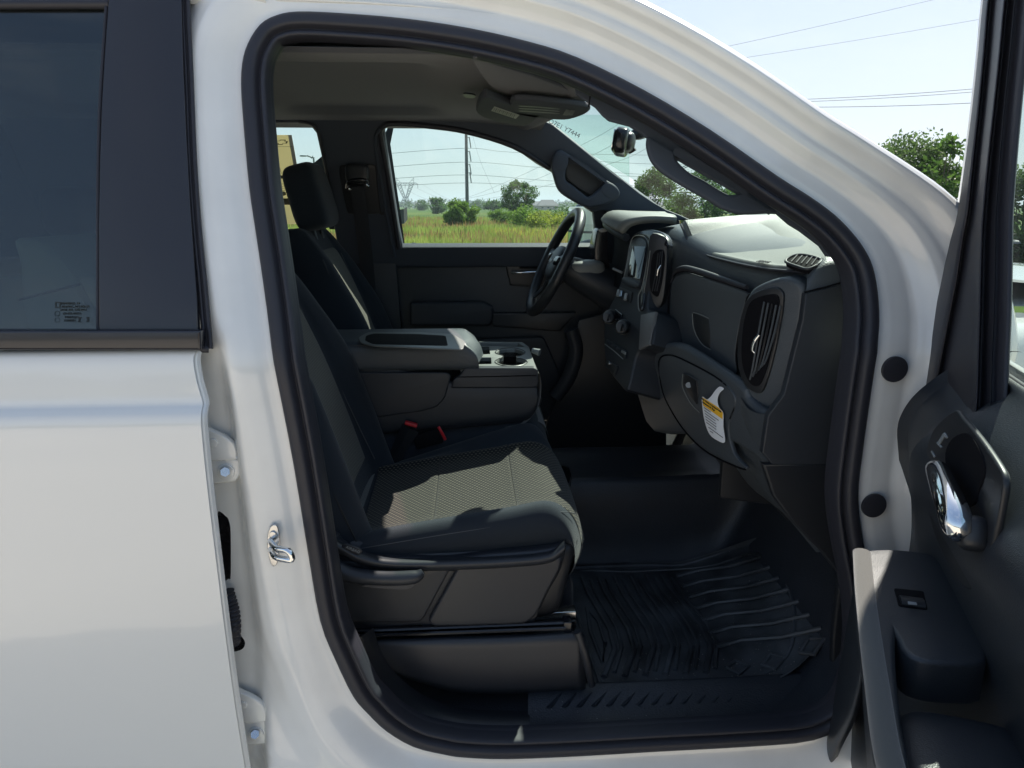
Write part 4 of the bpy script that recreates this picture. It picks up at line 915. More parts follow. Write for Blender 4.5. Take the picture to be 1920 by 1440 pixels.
# corner defroster vent
c = Vector((.745, .168, 1.512))
dv = [PP(a, b, c, Vector((-.35, -.25, 1)).normalized()) for a, b in ((1474, 497), (1486, 487), (1505, 484), (1530, 489), (1541, 495), (1532, 504), (1515, 511), (1498, 507))]
nv_ = Vector((-.35, -.25, 1)).normalized()
dvp = plate3('corner_vent', [[p+nv_*.008 for p in crv(dv, 3, True)]], nv_, .012, M['groove'], DB, .002)
for k in range(6):
    a0 = (1484+9.5*k, 499+1.5*k); a1 = (1496+9.2*k, 486+1.2*k)
    sweep('vent_slat', [PP(*a0, c, nv_)+nv_*.010, PP(*a1, c, nv_)+nv_*.010], .0014, M['seal'], dvp, 6, sm=1)
sweep('vent_bezel', [p+nv_*.008 for p in dv], .003, M['trim'], dvp, 8, True)
# outer mound beside the vent, joining the pillar
loft('dash_corner', [[PY(u, v, y) for u, v in r] for y, r in ((.17, ((1512, 512), (1523, 500), (1545, 483), (1570, 478), (1600, 482))), (.145, ((1513, 530), (1527, 512), (1550, 500), (1580, 498), (1615, 510))), (.135, ((1511, 549), (1530, 543), (1555, 538), (1590, 530), (1625, 525))))], M['dash'], DB, ang=0)
# end cover between the dash and the door seal
plate('dash_end_cover', [[(1511, 551), (1560, 538), (1600, 526), (1640, 515), (1660, 700), (1650, 900), (1650, 1100), (1590, 1040), (1545, 990), (1500, 930), (1430, 850), (1440, 780), (1470, 740), (1490, 660), (1505, 600)]], .128, .02, M['trim'], DB, .003, sm=1)
sweep('end_cover_gap', [PY(u, v, .126) for u, v in ((1508, 548), (1560, 535), (1600, 523))], .0018, M['groove'], DB, 6)
plate('end_emblem', [[(1534, 918), (1538, 918), (1538, 932), (1546, 936), (1556, 930), (1559, 917), (1561, 917), (1558, 933), (1546, 938), (1534, 933)]], .1275, .002, M['trim2'], DB, .0005, sm=1)
# outer vent pod
pod = [(1430, 768), (1403, 745), (1390, 700), (1380, 660), (1385, 600), (1400, 555), (1420, 535), (1465, 520), (1500, 530), (1507, 560), (1500, 620), (1488, 690), (1470, 745), (1452, 768)]
nP_ = Vector((-.86, -.51, -.04)).normalized()
pc = Vector((.648, .19, 1.40))
def pp(u, v, d=0): return PP(u, v, pc+nP_*d, nP_)
PD_ = plate3('vent_pod', [crv([pp(u, v, 0) for u, v in pod], 4, True)], nP_, .06, M['dash'], DB, .012, res=4)
vr = [(1412, 735), (1395, 720), (1384, 690), (1382, 650), (1387, 600), (1400, 562), (1420, 546), (1452, 539), (1467, 548), (1468, 570), (1462, 610), (1452, 660), (1440, 705), (1428, 735)]
plate3('vent_bezel', [crv([pp(u, v, .006) for u, v in vr], 4, True)], nP_, .008, M['trim2'], PD_, .003)
vr2 = [(1410, 722), (1398, 705), (1391, 680), (1390, 645), (1395, 600), (1406, 568), (1425, 556), (1452, 552), (1460, 562), (1458, 585), (1450, 630), (1440, 680), (1425, 720)]
plate3('vent_throat', [crv([pp(u, v, .009) for u, v in vr2], 4, True)], nP_, .004, M['groove'], PD_, .001)
for k in range(5):
    sweep('vent_slat', [pp(1433+7.5*k, 566+2*k, .012), pp(1423+7.5*k, 620, .014), pp(1411+6.4*k, 690-4*k, .013), pp(1406+5.2*k, 712-6*k, .010)], .0022, M['dash'] if k != 2 else M['trim2'], PD_, 6, up=(0, 0, 1))
sweep('vent_tab', [pp(1424, 628, .02), pp(1415, 640, .022), pp(1411, 655, .02), pp(1415, 662, .018)], [.003, .004, .0035, .002], M['chrome'], PD_, 8)
# upper glove box door + latch, lower glove box, ledge
nG = Vector((-.985, -.17, .0)).normalized()
gc = Vector((.612, .55, 1.40))
def gp_(u, v, d=0): return PP(u, v, gc+nG*d, nG)
ug = [(1257, 648), (1255, 600), (1257, 545), (1263, 522), (1280, 512), (1300, 514), (1396, 546), (1398, 560), (1388, 600), (1378, 660), (1378, 700), (1340, 680), (1300, 660)]
sweep('glove_door_gap', [gp_(1317+(u-1317)*1.035, 600+(v-600)*1.03, .0145) for u, v in ug], .0022, M['groove'], DB, 6, True)
plate3('upper_glove_door', [crv([gp_(u, v, .014) for u, v in ug], 3, True)], nG, .012, M['dash'], DB, .005, res=3)
sweep('glove_door_shadow', [gp_(u, v, .013) for u, v in ((1258, 530), (1266, 510), (1282, 503), (1305, 507), (1350, 522), (1400, 539))], [.003, .006, .008, .008, .008, .006], M['seal'], DB, 8)  # dark strip in place of the shadow line under the dash overhang
plate3('glove_latch_recess', [rnd([gp_(u, v, .0155) for u, v in ((1300, 585), (1328, 598), (1331, 620), (1331, 655), (1316, 648), (1304, 625), (1299, 605))], .008)], nG, .004, M['trim2'], DB, .0015)
sweep('latch_highlight', [gp_(u, v, .017) for u, v in ((1298, 588), (1300, 612), (1306, 630), (1318, 647), (1333, 656))], .0013, M['console_top'], DB, 6)  # pale strip imitating the highlight along the latch edge
sweep('latch_lip', [gp_(u, v, .018) for u, v in ((1300, 586), (1314, 590), (1329, 597))], .0014, M['console_top'], DB, 6)  # lip given a paler colour to stand in for its edge highlight
# lower dash / glove box
nL = Vector((-.97, -.20, -.13)).normalized(); lc = Vector((.575, .45, 1.17))
def lp_(u, v, d=0): return PP(u, v, lc+nL*d, nL)
lowd = [(1183, 705), (1186, 672), (1200, 655), (1245, 645), (1270, 645), (1300, 660), (1385, 718), (1400, 745), (1420, 765), (1440, 772), (1452, 800), (1445, 850), (1460, 900), (1440, 880), (1405, 850), (1330, 815), (1225, 811), (1195, 745)]
LD = plate3('lower_dash', [crv([lp_(u, v, 0) for u, v in lowd], 3, True)], nL, .028, M['dash'], DB, .014, res=4)
gd = [(1236, 690), (1238, 672), (1252, 666), (1275, 672), (1340, 706), (1372, 735), (1378, 760), (1365, 800), (1375, 850), (1398, 880), (1330, 850), (1290, 815), (1262, 775), (1243, 735)]
plate3('glove_box_door', [crv([lp_(u, v, .004) for u, v in gd], 3, True)], nL, .012, M['dash'], LD, .004, res=3)
sweep('glove_box_gap', [lp_(u, v, .001) for u, v in gd], .003, M['groove'], LD, 6, True)
plate3('glove_box_latch', [rnd([lp_(u, v, .007) for u, v in ((1283, 700), (1306, 714), (1308, 740), (1306, 760), (1293, 742), (1281, 720))], .006)], nL, .005, M['trim2'], LD, .0015)
sweep('latch_lip', [lp_(u, v, .010) for u, v in ((1282, 700), (1294, 706), (1307, 714))], .002, M['trim'], LD, 6)
sweep('latch_curve_glint', [lp_(u, v, .008) for u, v in ((1280, 702), (1279, 722), (1284, 737), (1296, 758), (1312, 774))], .0013, M['console_top'], LD, 6)  # pale line, a painted highlight round the lower latch
sweep('key_cylinder', [lp_(1291, 722, .007), lp_(1291, 722, .011)], .0075, M['marking'], LD, 14, sm=1)
# knee panel and kick panel curving to the sill
loft('knee_panel', [[PY(u, v, y) for u, v, y in r] for r in (
    ((1388, 745, .26), (1390, 790, .27), (1392, 830, .29), (1405, 880, .31), (1440, 930, .30), (1480, 975, .26), (1530, 1035, .2)),
    ((1408, 770, .21), (1410, 800, .215), (1415, 840, .225), (1430, 880, .235), (1465, 925, .23), (1505, 970, .2), (1550, 1035, .16)),
    ((1440, 778, .155), (1443, 805, .150), (1448, 840, .145), (1465, 880, .14), (1500, 925, .14), (1540, 970, .14), (1580, 1035, .13)))], M['dash'], DB, su=4, sv=4, ang=0)
plate('kick_panel', [[(1430, 870), (1560, 870), (1690, 900), (1690, 1400), (1560, 1400), (1562, 1200), (1575, 1080), (1540, 1036), (1490, 985), (1450, 930)]], .125, .02, M['trim2'], T, .006, sm=1)
# centre stack : slanted face turned a little to the driver
nS = Vector((-.93, -.16, .30)).normalized(); sc_ = Vector((.50, .86, 1.42))
def sp_(u, v, d=0): return PP(u, v, sc_+nS*d, nS)
CS = plate3('center_stack', [crv([sp_(u, v, 0) for u, v in ((1182, 448), (1192, 436), (1212, 434), (1222, 446), (1222, 480), (1218, 530), (1212, 575), (1226, 590), (1222, 645), (1200, 655), (1190, 672), (1176, 730), (1160, 720), (1135, 680), (1133, 600), (1150, 560), (1165, 525), (1178, 480))], 3, True)], nS, .14, M['trim'], DB, .008, res=4)
def sp2(lst, d=0, n=3): return crv([sp_(u, v, d) for u, v in lst], n, True)
BZ = plate3('stack_bezel', [sp2([(1182, 449), (1192, 436), (1215, 430), (1238, 434), (1249, 446), (1250, 462), (1236, 456), (1224, 464), (1218, 500), (1208, 540), (1204, 575), (1198, 582), (1197, 560), (1208, 520), (1216, 480), (1214, 450), (1206, 442), (1190, 442)], .008)], nS, .02, M['blackgloss'], DB, .004)
sweep('bezel_chrome', [sp_(u, v, .012) for u, v in ((1168, 530), (1176, 490), (1182, 456), (1190, 443), (1206, 443), (1214, 452), (1216, 470), (1210, 510), (1203, 540), (1197, 555), (1197, 575), (1199, 583))], .0016, M['console_top'], DB, 8)
plate3('screen_surround', [sp2([(1168, 525), (1176, 490), (1184, 456), (1191, 446), (1205, 446), (1212, 455), (1211, 480), (1203, 520), (1198, 535), (1185, 534)], .009)], nS, .008, M['trim2'], DB, .003)
SCN = plate3('display_screen', [rnd([sp_(u, v, .012) for u, v in ((1185, 461), (1211, 462), (1200, 525), (1176, 518))], .004)], nS, .003, M['screen'], DB, .001)
plate3('screen_shelf', [sp2([(1167, 520), (1180, 521), (1196, 530), (1194, 539), (1180, 537), (1166, 531)], .014)], nS, .014, M['trim'], DB, .004)
plate3('drive_switch_plate', [rnd([sp_(u, v, .005) for u, v in ((1161, 538), (1185, 548), (1180, 568), (1155, 558))], .004)], nS, .006, M['trim2'], DB, .0015)
for u, v, m_ in ((1160, 549, 'silver'), (1166, 551, 'chrome'), (1174, 556, 'silver')): sweep('switch_key', [sp_(u, v-5, .010), sp_(u-2, v+6, .012)], .005, M[m_], DB, 8, sm=1)
for u, v in ((1140, 595), (1165, 614)):
    kn = sweep('climate_knob', [sp_(u+4, v-1, .004), sp_(u+4, v-1, .014), sp_(u, v, .034), sp_(u, v, .036)], [.023, .021, .0185, .015], M['trim2'], DB, 26, sm=1)
    sweep('knob_ring', [sp_(u+3.6, v-1, .012), sp_(u+3.3, v-1, .015)], .0218, M['console_top'], kn, 26, sm=1)
    disc('knob_face', sp_(u-.3, v, .037), nS, .011, .003, M['blackgloss'], kn)
for q in (((1153, 580), (1166, 588), (1164, 596), (1152, 587)), ((1151, 593), (1163, 600), (1160, 606), (1149, 599))):
    plate3('stack_button', [rnd([sp_(u, v, .006) for u, v in q], .002)], nS, .005, M['blackgloss'], DB, .001)
sweep('button_strip_trim', [sp_(1154, 580, .008), sp_(1166, 590, .008)], .0012, M['silver'], DB, 6, sm=1)
plate3('switch_row', [rnd([sp_(u, v, .006) for u, v in ((1136, 635), (1173, 658), (1171, 672), (1134, 645))], .002)], nS, .006, M['trim2'], DB, .001)
sweep('switch_row_trim', [sp_(1134, 645, .008), sp_(1150, 657, .008), (sp_(1168, 673, .008))], .0013, M['silver'], DB, 6, sm=1)
for k in range(4): plate3('toggle', [rnd([sp_(1138+9*k+a, 639+5.6*k+b, .009) for a, b in ((0, 0), (7, 4), (6, 9), (-1, 5))], .001)], nS, .005, M['trim'] if k < 3 else M['console_top'], DB, .001)
plate3('port_cover', [rnd([sp_(u, v, .006) for u, v in ((1137, 674), (1157, 686), (1152, 702), (1134, 688))], .003)], nS, .006, M['trim2'], DB, .002)
disc('port_socket', sp_(1141, 681, .009), nS, .006, .004, M['steel'], DB)
# centre right vent (vertical) beside the screen
nV = Vector((-.55, -.83, .05)).normalized(); vc = sp_(1238, 480, .004)
def vp_(u, v, d=0): return PP(u, v, vc+nV*d, nV)
CV = plate3('center_vent', [crv([vp_(u, v, .003) for u, v in ((1218, 442), (1238, 440), (1250, 452), (1251, 490), (1247, 540), (1240, 572), (1226, 580), (1208, 574), (1205, 556), (1212, 500))], 3, True)], nV, .05, M['trim2'], DB, .004)
sweep('vent_chrome_edge', [vp_(u, v, .005) for u, v in ((1219, 470), (1214, 510), (1207, 552), (1210, 568), (1222, 576))], .0014, M['console_top'], CV, 6)
plate3('vent_throat', [crv([vp_(u, v, .007) for u, v in ((1224, 476), (1240, 468), (1246, 480), (1243, 515), (1236, 550), (1230, 556), (1220, 545), (1218, 520))], 3, True)], nV, .005, M['groove'], CV, .001)
for k in range(3): sweep('vent_slat', [vp_(1234+4*k, 474-2*k, .010), vp_(1229+4.4*k, 515, .011), vp_(1223+4.2*k, 546, .009)], .0016, M['trim'], CV, 6)
sweep('vent_tab', [vp_(1239, 497, .014), vp_(1234, 506, .016), vp_(1232, 517, .014)], [.002, .0032, .002], M['chrome'], CV, 8)
plate3('stack_side_fin', [[sp_(u, v, .004) for u, v in ((1201, 590), (1228, 584), (1217, 646), (1197, 655))]], nS, .01, M['silver'] if False else pmat('side_fin_grey', (.14, .145, .15), .35), DB, .002)
# instrument cluster hood and cluster
loft('cluster_hood', [[PY(u, v, y) for u, v, y in r] for r in (
    ((1135, 418, 1.52), (1150, 406, 1.52), (1190, 405, 1.52), (1245, 406, 1.52)),
    ((1136, 415, 1.35), (1150, 405, 1.35), (1195, 407, 1.35), (1250, 410, 1.35)),
    ((1137, 421, 1.15), (1152, 410, 1.12), (1205, 410, 1.1), (1262, 414, 1.1)),
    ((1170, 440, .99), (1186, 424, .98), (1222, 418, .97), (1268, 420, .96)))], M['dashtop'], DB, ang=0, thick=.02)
sweep('hood_rim', [PY(1136, 420, 1.52), PY(1136, 418, 1.30), PY(1139, 424, 1.14), PY(1156, 436, 1.04), PY(1175, 446, .98)], .012, M['trim'], DB, 10)
loft('cluster_face', [[PY(u, v, y) for u, v, y in r] for r in (((1150, 425, 1.5), (1150, 470, 1.5), (1140, 530, 1.5)), ((1180, 438, 1.0), (1176, 480, 1.0), (1160, 540, 1.0)))], M['groove'], DB, su=3, sv=3)
plate('cluster_side', [[(1118, 440), (1122, 430), (1134, 428), (1140, 434), (1140, 470), (1145, 520), (1140, 560), (1130, 540), (1118, 510), (1114, 470)]], 1.28, .10, M['blackgloss'], DB, .006, sm=3)
sweep('wiper_stalk', [PY(1150, 504, 1.02), PY(1166, 511, .98)], .004, M['silver'], DB, 8, sm=1)
plate('light_switch', [[(1122, 431), (1133, 428), (1139, 433), (1128, 436)]], 1.26, .01, M['silver'], DB, .003)
# steering column, wheel
col_d = Vector((-.93, -.02, .36)).normalized()
wc = PY(1040, 492, 1.28)
SW = empty('x', (0, 0, 0), None, None); bpy.data.objects.remove(SW)
ax = Vector((-.90, -.03, .43)).normalized()
e1 = Vector((0, 1, 0)); e1 = (e1-ax*e1.dot(ax)).normalized(); e2 = ax.cross(e1); 
if e2.z < 0: e2 = -e2
def wp(a, r, d=0): return wc+(e1*math.cos(a)+e2*math.sin(a))*r+ax*d
rim = sweep('steering_wheel', [wp(2*math.pi*k/24, .185+(.004 if k % 12 else 0)) for k in range(24)], .0185, M['trim2'], T, 14, True, sm=3)
sbox('hub', wc-ax*.012, (.16, .13, .055), M['trim'], rim, .7, Matrix((e1, e2, ax)).transposed())
for a in (R(8), R(172)):
    sweep('spoke', [wp(a, .05, -.005), wp(a, .12, -.008), wp(a, .182, 0)], [.034, .024, .018], M['trim2'], rim, 10, flat=.45, up=ax)
for a in (R(238), R(302)): sweep('spoke', [wp(a, .05, -.01), wp(a, .12, -.014), wp(a, .182, 0)], [.02, .014, .012], M['trim2'], rim, 10, flat=.5, up=ax)
for s in (-1, 1):
    sweep('wheel_buttons', [wc+e1*s*.062+e2*.008+ax*.012, wc+e1*s*.105+e2*.012+ax*.010], [.017, .014], M['blackgloss'], rim, 8, sm=1, flat=.4, up=ax)
bt = [(a*.8, b*.8) for a, b in ((-.030, .0), (-.030, .006), (-.012, .006), (-.009, .012), (.011, .012), (.008, .006), (.030, .006), (.027, -.006), (.009, -.006), (.006, -.012), (-.012, -.012), (-.009, -.006), (-.033, -.006))]
plate3('wheel_emblem', [[wc+ax*.018-e1*a+e2*b for a, b in bt]], ax, .003, M['silver'], rim, .0006)
sweep('column_shroud', [wc-ax*.03, wc-ax*.10, wc-ax*.28], [.045, .062, .085], M['trim'], T, 16, flat=.9, up=(0, 0, 1))
sbox('column_cover_top', wc-ax*.12+Vector((0, 0, .03)), (.14, .12, .06), M['console_top'], T, .6)
loft('knee_bolster', [[Vector((x, y, z)) for y in (1.0, 1.2, 1.45, 1.62)] for x, z in ((.56, 1.40), (.53, 1.28), (.55, 1.15), (.65, 1.05))], M['trim'], DB, ang=0)
for y, z in ((1.16, .78), (1.30, .80)):
    sweep('pedal', [Vector((.90, y, z+.3)), Vector((.86, y, z+.1)), Vector((.80, y, z-.05)), Vector((.78, y, z-.10))], [.01, .012, .035, .033], M['trim2'], T, 8, flat=.3, up=(1, 0, .4))
# hanging card on the glove box door
tl = [(1316, 744), (1324, 748), (1332, 744), (1340, 733), (1350, 724), (1357, 729), (1351, 735), (1345, 748), (1346, 762), (1353, 768), (1356, 774)]
body = [(1357, 800), (1358, 820), (1359, 830), (1350, 826), (1338, 820), (1328, 808), (1322, 790), (1318, 770)]
nT = Vector((-.90, -.42, -.05)).normalized(); tc_ = lp_(1345, 735, .013)
def tp(u, v, d=0): return PP(u, v, tc_+nT*d, nT)
TG = empty('hang_tag', tp(1350, 728), 'white and yellow warning card hanging from the glove box door', 'hang tag')
plate3('card', [crv([tp(u, v) for u, v in ((1316, 744), (1325, 749), (1333, 743), (1341, 732), (1349, 725), (1357, 729), (1349, 737), (1345, 750), (1348, 764), (1356, 775), (1356, 800), (1359, 829), (1345, 826), (1330, 814), (1321, 790), (1317, 765))], 3, True)], nT, .0009, M['tagwhite'], TG, .0002, res=1)
plate3('yellow_band', [[tp(u, v, .0006) for u, v in ((1316.6, 745), (1325, 750), (1348, 765), (1355.3, 774), (1354.5, 786), (1318, 760))]], nT, .0006, M['tagyellow'], TG, .0001)
tb = (tp(1355, 786)-tp(1318, 760)).normalized(); tu = nT.cross(tb); tu = tu if tu.z > 0 else -tu
t1 = text('t', 'This Vehicle is Equipped with', tp(1333.5, 759.5, .0012), tb, tu, .0058, M['ink'], None, bold=.0001)
t2 = text('t', 'Advanced Air Bags', tp(1328.5, 761.5, .0012), tb, tu, .0058, M['ink'], None, bold=.0001)
join('heading', [t1, t2], TG, M['ink'])
o = []
for k, (a, b) in enumerate(((0, .45), (0, .95), (0, .7), (0, .72), (0, .70), (0, .66), (.02, .98), (.1, .3))):
    v0 = 764+5.6*k+(3 if k > 5 else 0); u0 = 1320+.9*k+(2.5 if k > 5 else 0)
    P = tp(u0, v0, .0011); o.append(sweep('l', [P+tb*(.052*a), P+tb*(.052*b)], .0007, M['ink'], None, 4, sm=1))
join('printed_lines', o, TG, M['ink'])
# ================================================================ CAB SHELL (inside)
# headliner with sunken panel
def hz(x, y):
    z = 1.925-.028*abs((y-.88)/.70)**3
    if x > -.1: z -= .035*(max(0, x+.1)/.42)**2
    rx = min(max((x+.62)/.08, 0), 1)*min(max((-.05-x)/.08, 0), 1); ry = min(max((y-.40)/.08, 0), 1)*min(max((1.34-y)/.08, 0), 1)
    s = lambda t: t*t*(3-2*t); z += .022*s(rx)*s(ry)
    rx = min(max((x+1.35)/.08, 0), 1)*min(max((-.74-x)/.08, 0), 1); z += .018*s(rx)*s(ry)
    return z
rows = []
for i in range(60):
    x = -1.55+1.82*i/59; r = [Vector((x, .197, hz(x, .3)-.004)), Vector((x, .208, hz(x, .3)-.001))]
    for j in range(34):
        y = .22+1.30*j/33; r.append(Vector((x, y, hz(x, y))))
    r += [Vector((x, 1.545, hz(x, 1.52)-.004)), Vector((x, 1.57, hz(x, 1.5)-.006))]
    rows.append(r)
HL = loft('headliner', rows, M['headliner'], T, su=1, sv=1, ang=0)
# driver side wall trim with two window openings (leaning plane)
WN = Vector((0, -1, -.33)).normalized()
def wl(u, v, off=0): return PP(u, v, Vector((0, 1.60-off, 1.40)), WN)
def wplate(name, loops, off, t, mat, par, bev=.004, sm=3): return plate3(name, [crv([wl(a, b, off) for a, b in lp], sm, True) for lp in loops], WN, t, mat, par, bev)
rw = [(400, 233), (545, 231), (562, 231), (582, 236), (593, 250), (602, 290), (612, 340), (622, 400), (634, 470), (634, 500), (400, 500)]
fw_ = [(755, 464), (748, 430), (740, 380), (731, 320), (722, 265), (720, 246), (726, 237), (744, 235), (809, 240), (875, 250), (919, 262), (962, 277), (995, 293), (1030, 318), (1060, 350), (1088, 378), (1112, 398), (1116, 430), (1116, 463)]
def D(l): return [(u, v) for u, v in l]
SW_ = wplate('driver_side_trim', [[(-700, 60), (300, 130), (700, 160), (940, 190), (1036, 234), (1150, 326), (1240, 392), (1275, 415), (1275, 500), (300, 500), (-700, 600)], D(rw), D(fw_)], 0, .05, M['pillar'], T, .006, 1)
# inner dark weatherstrip edges around the openings
sweep('window_weatherstrip', [wl(u, v, .002) for u, v in [(748, 466), (738, 400), (727, 330), (716, 268), (713, 246), (722, 235), (744, 232), (809, 237), (875, 247), (962, 274), (1030, 315)]], .010, M['seal'], SW_, 8)
sweep('pillar_edge', [wl(u, v, .012) for u, v in [(740, 482), (728, 420), (716, 350), (706, 290), (704, 258), (712, 242)]], .006, M['pillar'], SW_, 8)
sweep('window_weatherstrip', [wl(u, v, .002) for u, v in [(560, 228), (584, 233), (597, 248), (606, 290), (618, 350), (630, 420)]], .006, M['seal'], SW_, 8)
mesh('door_frame', [PY(*q, 1.70) for q in ((716, 262), (728, 238), (738, 240), (732, 270), (748, 380), (760, 466), (748, 480), (735, 400))], [(0, 1, 2, 3), (0, 3, 4, 7), (7, 4, 5, 6)], M['seal'], SW_)
mesh('quarter_divider', [PY(*q, 1.70) for q in ((583, 310), (612, 286), (640, 300), (640, 430), (618, 430))], [(0, 1, 2, 3, 4)], M['seal'], SW_)
gl = M['glass']
mesh('front_door_glass', [PY(700, 215, 1.59), PY(1180, 215, 1.59), PY(1180, 480, 1.745), PY(700, 480, 1.745)], [(0, 1, 2, 3)], gl, T)
mesh('rear_door_glass', [PY(350, 215, 1.60), PY(660, 215, 1.60), PY(660, 500, 1.75), PY(350, 500, 1.75)], [(0, 1, 2, 3)], gl, T)
# price sticker on the far rear window (seen from its back)
STK = pmat('sticker_paper', (.66, .60, .44), .7); 
nt = STK.node_tree; tb_ = nt.nodes.new('ShaderNodeBsdfTranslucent'); tb_.inputs[0].default_value = (.70, .64, .46, 1); ms = nt.nodes.new('ShaderNodeMixShader'); ms.inputs[0].default_value = .55
nt.links.new(nt.nodes['Principled BSDF'].outputs[0], ms.inputs[1]); nt.links.new(tb_.outputs[0], ms.inputs[2]); nt.links.new(ms.outputs[0], nt.nodes['Material Output'].inputs[0])
STI = pmat('sticker_ink', (.12, .11, .07), .7); STW = pmat('sticker_pale', (.6, .6, .55), .7)
def wq(u, v, o=0): 
    a = Vector((0, 1.690-o, 1.60)); n = Vector((0, -1, -.28)).normalized(); return PP(u, v, a, n)
WN2 = Vector((0, -1, -.28)).normalized()
SK = plate3('window_sticker', [[wq(u, v) for u, v in ((380, 254), (546, 253), (551, 275), (557, 310), (560, 360), (560, 420), (380, 425))]], WN2, .0012, STK, T, .0001)
plate3('sticker_border', [[wq(u, v, .0015) for u, v in ((540, 253), (547, 253), (557, 310), (550, 310))]], WN2, .0008, STW, SK, .0001)
plate3('sticker_bar', [[wq(u, v, .0015) for u, v in ((380, 329), (560, 329), (560, 335), (380, 335))]], WN2, .0008, STI, SK, .0001)
plate3('sticker_fuel_box', [[wq(u, v, .0015) for u, v in ((380, 372), (560, 372), (560, 384), (380, 384))]], WN2, .0008, STI, SK, .0001)
bw = [(515, 264), (524, 264), (525, 262), (536, 262), (535, 264.5), (540, 265), (538, 269), (531, 269), (530, 271.5), (520, 271.5), (521, 269), (517, 268.5)]
bo = [wq(u, v, .002) for u, v in bw]; cc = sum(bo, Vector())/len(bo)
plate3('sticker_emblem', [bo, [cc+(p-cc)*.72 for p in bo[::-1]]], WN2, .0008, STI, SK, .0001)
text('sticker_heading', 'CHEVROLET', wq(480, 266, .002), (1, 0, 0), (0, -.28, 1), .018, STI, SK, mirror=True, bold=.0003)
o = [sweep('l', [wq(500, 279+3.1*k, .002), wq(514-(k % 4), 279+3.1*k, .002)], .0014, STI, None, 4, sm=1) for k in range(17)]
o += [sweep('l', [wq(526, 345+4*k, .002), wq(552-(k % 3)*5, 345+4*k, .002)], .0007, STI, None, 4, sm=1) for k in range(6)]
o += [sweep('l', [wq(a, b, .002), wq(c, d, .002)], .0006, STI, None, 4, sm=1) for a, b, c, d in ((400, 275, 548, 275), (514, 278, 528, 326))]
join('sticker_lines', o, SK, STI)
disc('sticker_seal', wq(532, 363, .002), WN2, .008, .0008, STI, SK, .0001)
disc('sticker_seal', wq(532, 363, .003), WN2, .0055, .0006, STK, SK, .0001)
# driver belt anchor and webbing on the pillar
plate3('belt_height_panel', [crv([wl(u, v, .004) for u, v in ((636, 315), (650, 309), (700, 309), (706, 330), (714, 395), (718, 400), (702, 402), (660, 402), (650, 395), (640, 350))], 3, True)], WN, .01, M['trim2'], SW_, .004)
bg = sweep('belt_guide', [wl(650, 352, .03), wl(656, 340, .045), (wl(684, 338, .045)), wl(690, 350, .03)], [.007, .010, .010, .007], M['blackgloss'], T, 10)
sbox('belt_guide_cover', wl(670, 325, .03), (.085, .03, .07), M['trim2'], bg, .5)
sweep('belt_webbing', [wl(668, 350, .045), wl(676, 400, .04), wl(688, 500, .02), wl(696, 600, .06)], .026, M['webbing'], T, 8, flat=.08, up=(0, 1, .3))
for u, v in ((655, 352), (688, 345)): sweep('belt_guide_hook', [wl(u-2, v-4, .05), wl(u, v+2, .055), wl(u+3, v+4, .05)], .003, M['chrome'], bg, 8)
# lower pillar + driver door panel
plate('pillar_lower_trim', [[(640, 482), (742, 482), (760, 700), (640, 700)]], 1.60, .05, M['trim'], T, .006, sm=1)
DP = plate('driver_door', [[(742, 468), (752, 464), (1120, 466), (1200, 480), (1230, 800), (745, 800)]], 1.625, .10, M['door_trim'], T, .010, sm=1)
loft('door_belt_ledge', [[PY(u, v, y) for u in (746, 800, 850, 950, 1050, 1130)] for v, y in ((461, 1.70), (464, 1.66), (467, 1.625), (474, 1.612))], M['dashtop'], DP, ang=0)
sweep('lock_button', [PY(776, 466, 1.66), PY(776, 455, 1.66)], [.010, .0075], M['trim2'], DP, 10, sm=1)
sweep('lock_ferrule', [PY(776, 464, 1.66), PY(776, 461, 1.66)], [.03, .016], M['dashtop'], DP, 14, sm=1)
plate('handle_bezel', [[(948, 492), (956, 480), (1010, 478), (1060, 480), (1064, 500), (1050, 536), (965, 536), (955, 526)]], 1.612, .012, M['trim2'], DP, .005, sm=3)
plate('handle_cup', [[(974, 485), (1050, 485), (1050, 504), (974, 504)]], 1.606, .01, M['groove'], DP, .003, sm=1)
sweep('inside_handle', [PY(960, 510, 1.60), PY(975, 511, 1.59), PY(1005, 510, 1.592)], [.012, .010, .009], M['chrome'], DP, 12, flat=.7, up=(0, 0, 1))
plate('armrest', [[(768, 567), (905, 566), (926, 576), (925, 600), (918, 612), (768, 612)]], 1.56, .06, M['trim'], DP, .012, r=.012, res=4)
plate('door_lower_panel', [[(922, 587), (1082, 586), (1050, 622), (922, 612)]], 1.585, .04, M['trim2'], DP, .006, r=.006)
plate('map_pocket', [[(760, 640), (1020, 632), (1050, 700), (1040, 790), (760, 790)]], 1.585, .04, M['trim'], DP, .01, r=.02)
# driver footwell side: kick panel, park brake arch
sweep('footwell_arch', [PY(1070, 618, 1.5), PY(1080, 660, 1.5), PY(1065, 710, 1.5), PY(1040, 745, 1.5)], .03, M['trim'], T, 10)
plate('driver_kick_panel', [[(1085, 600), (1250, 560), (1250, 860), (1000, 860), (1060, 700)]], 1.56, .02, M['trim2'], T, .006, sm=1)
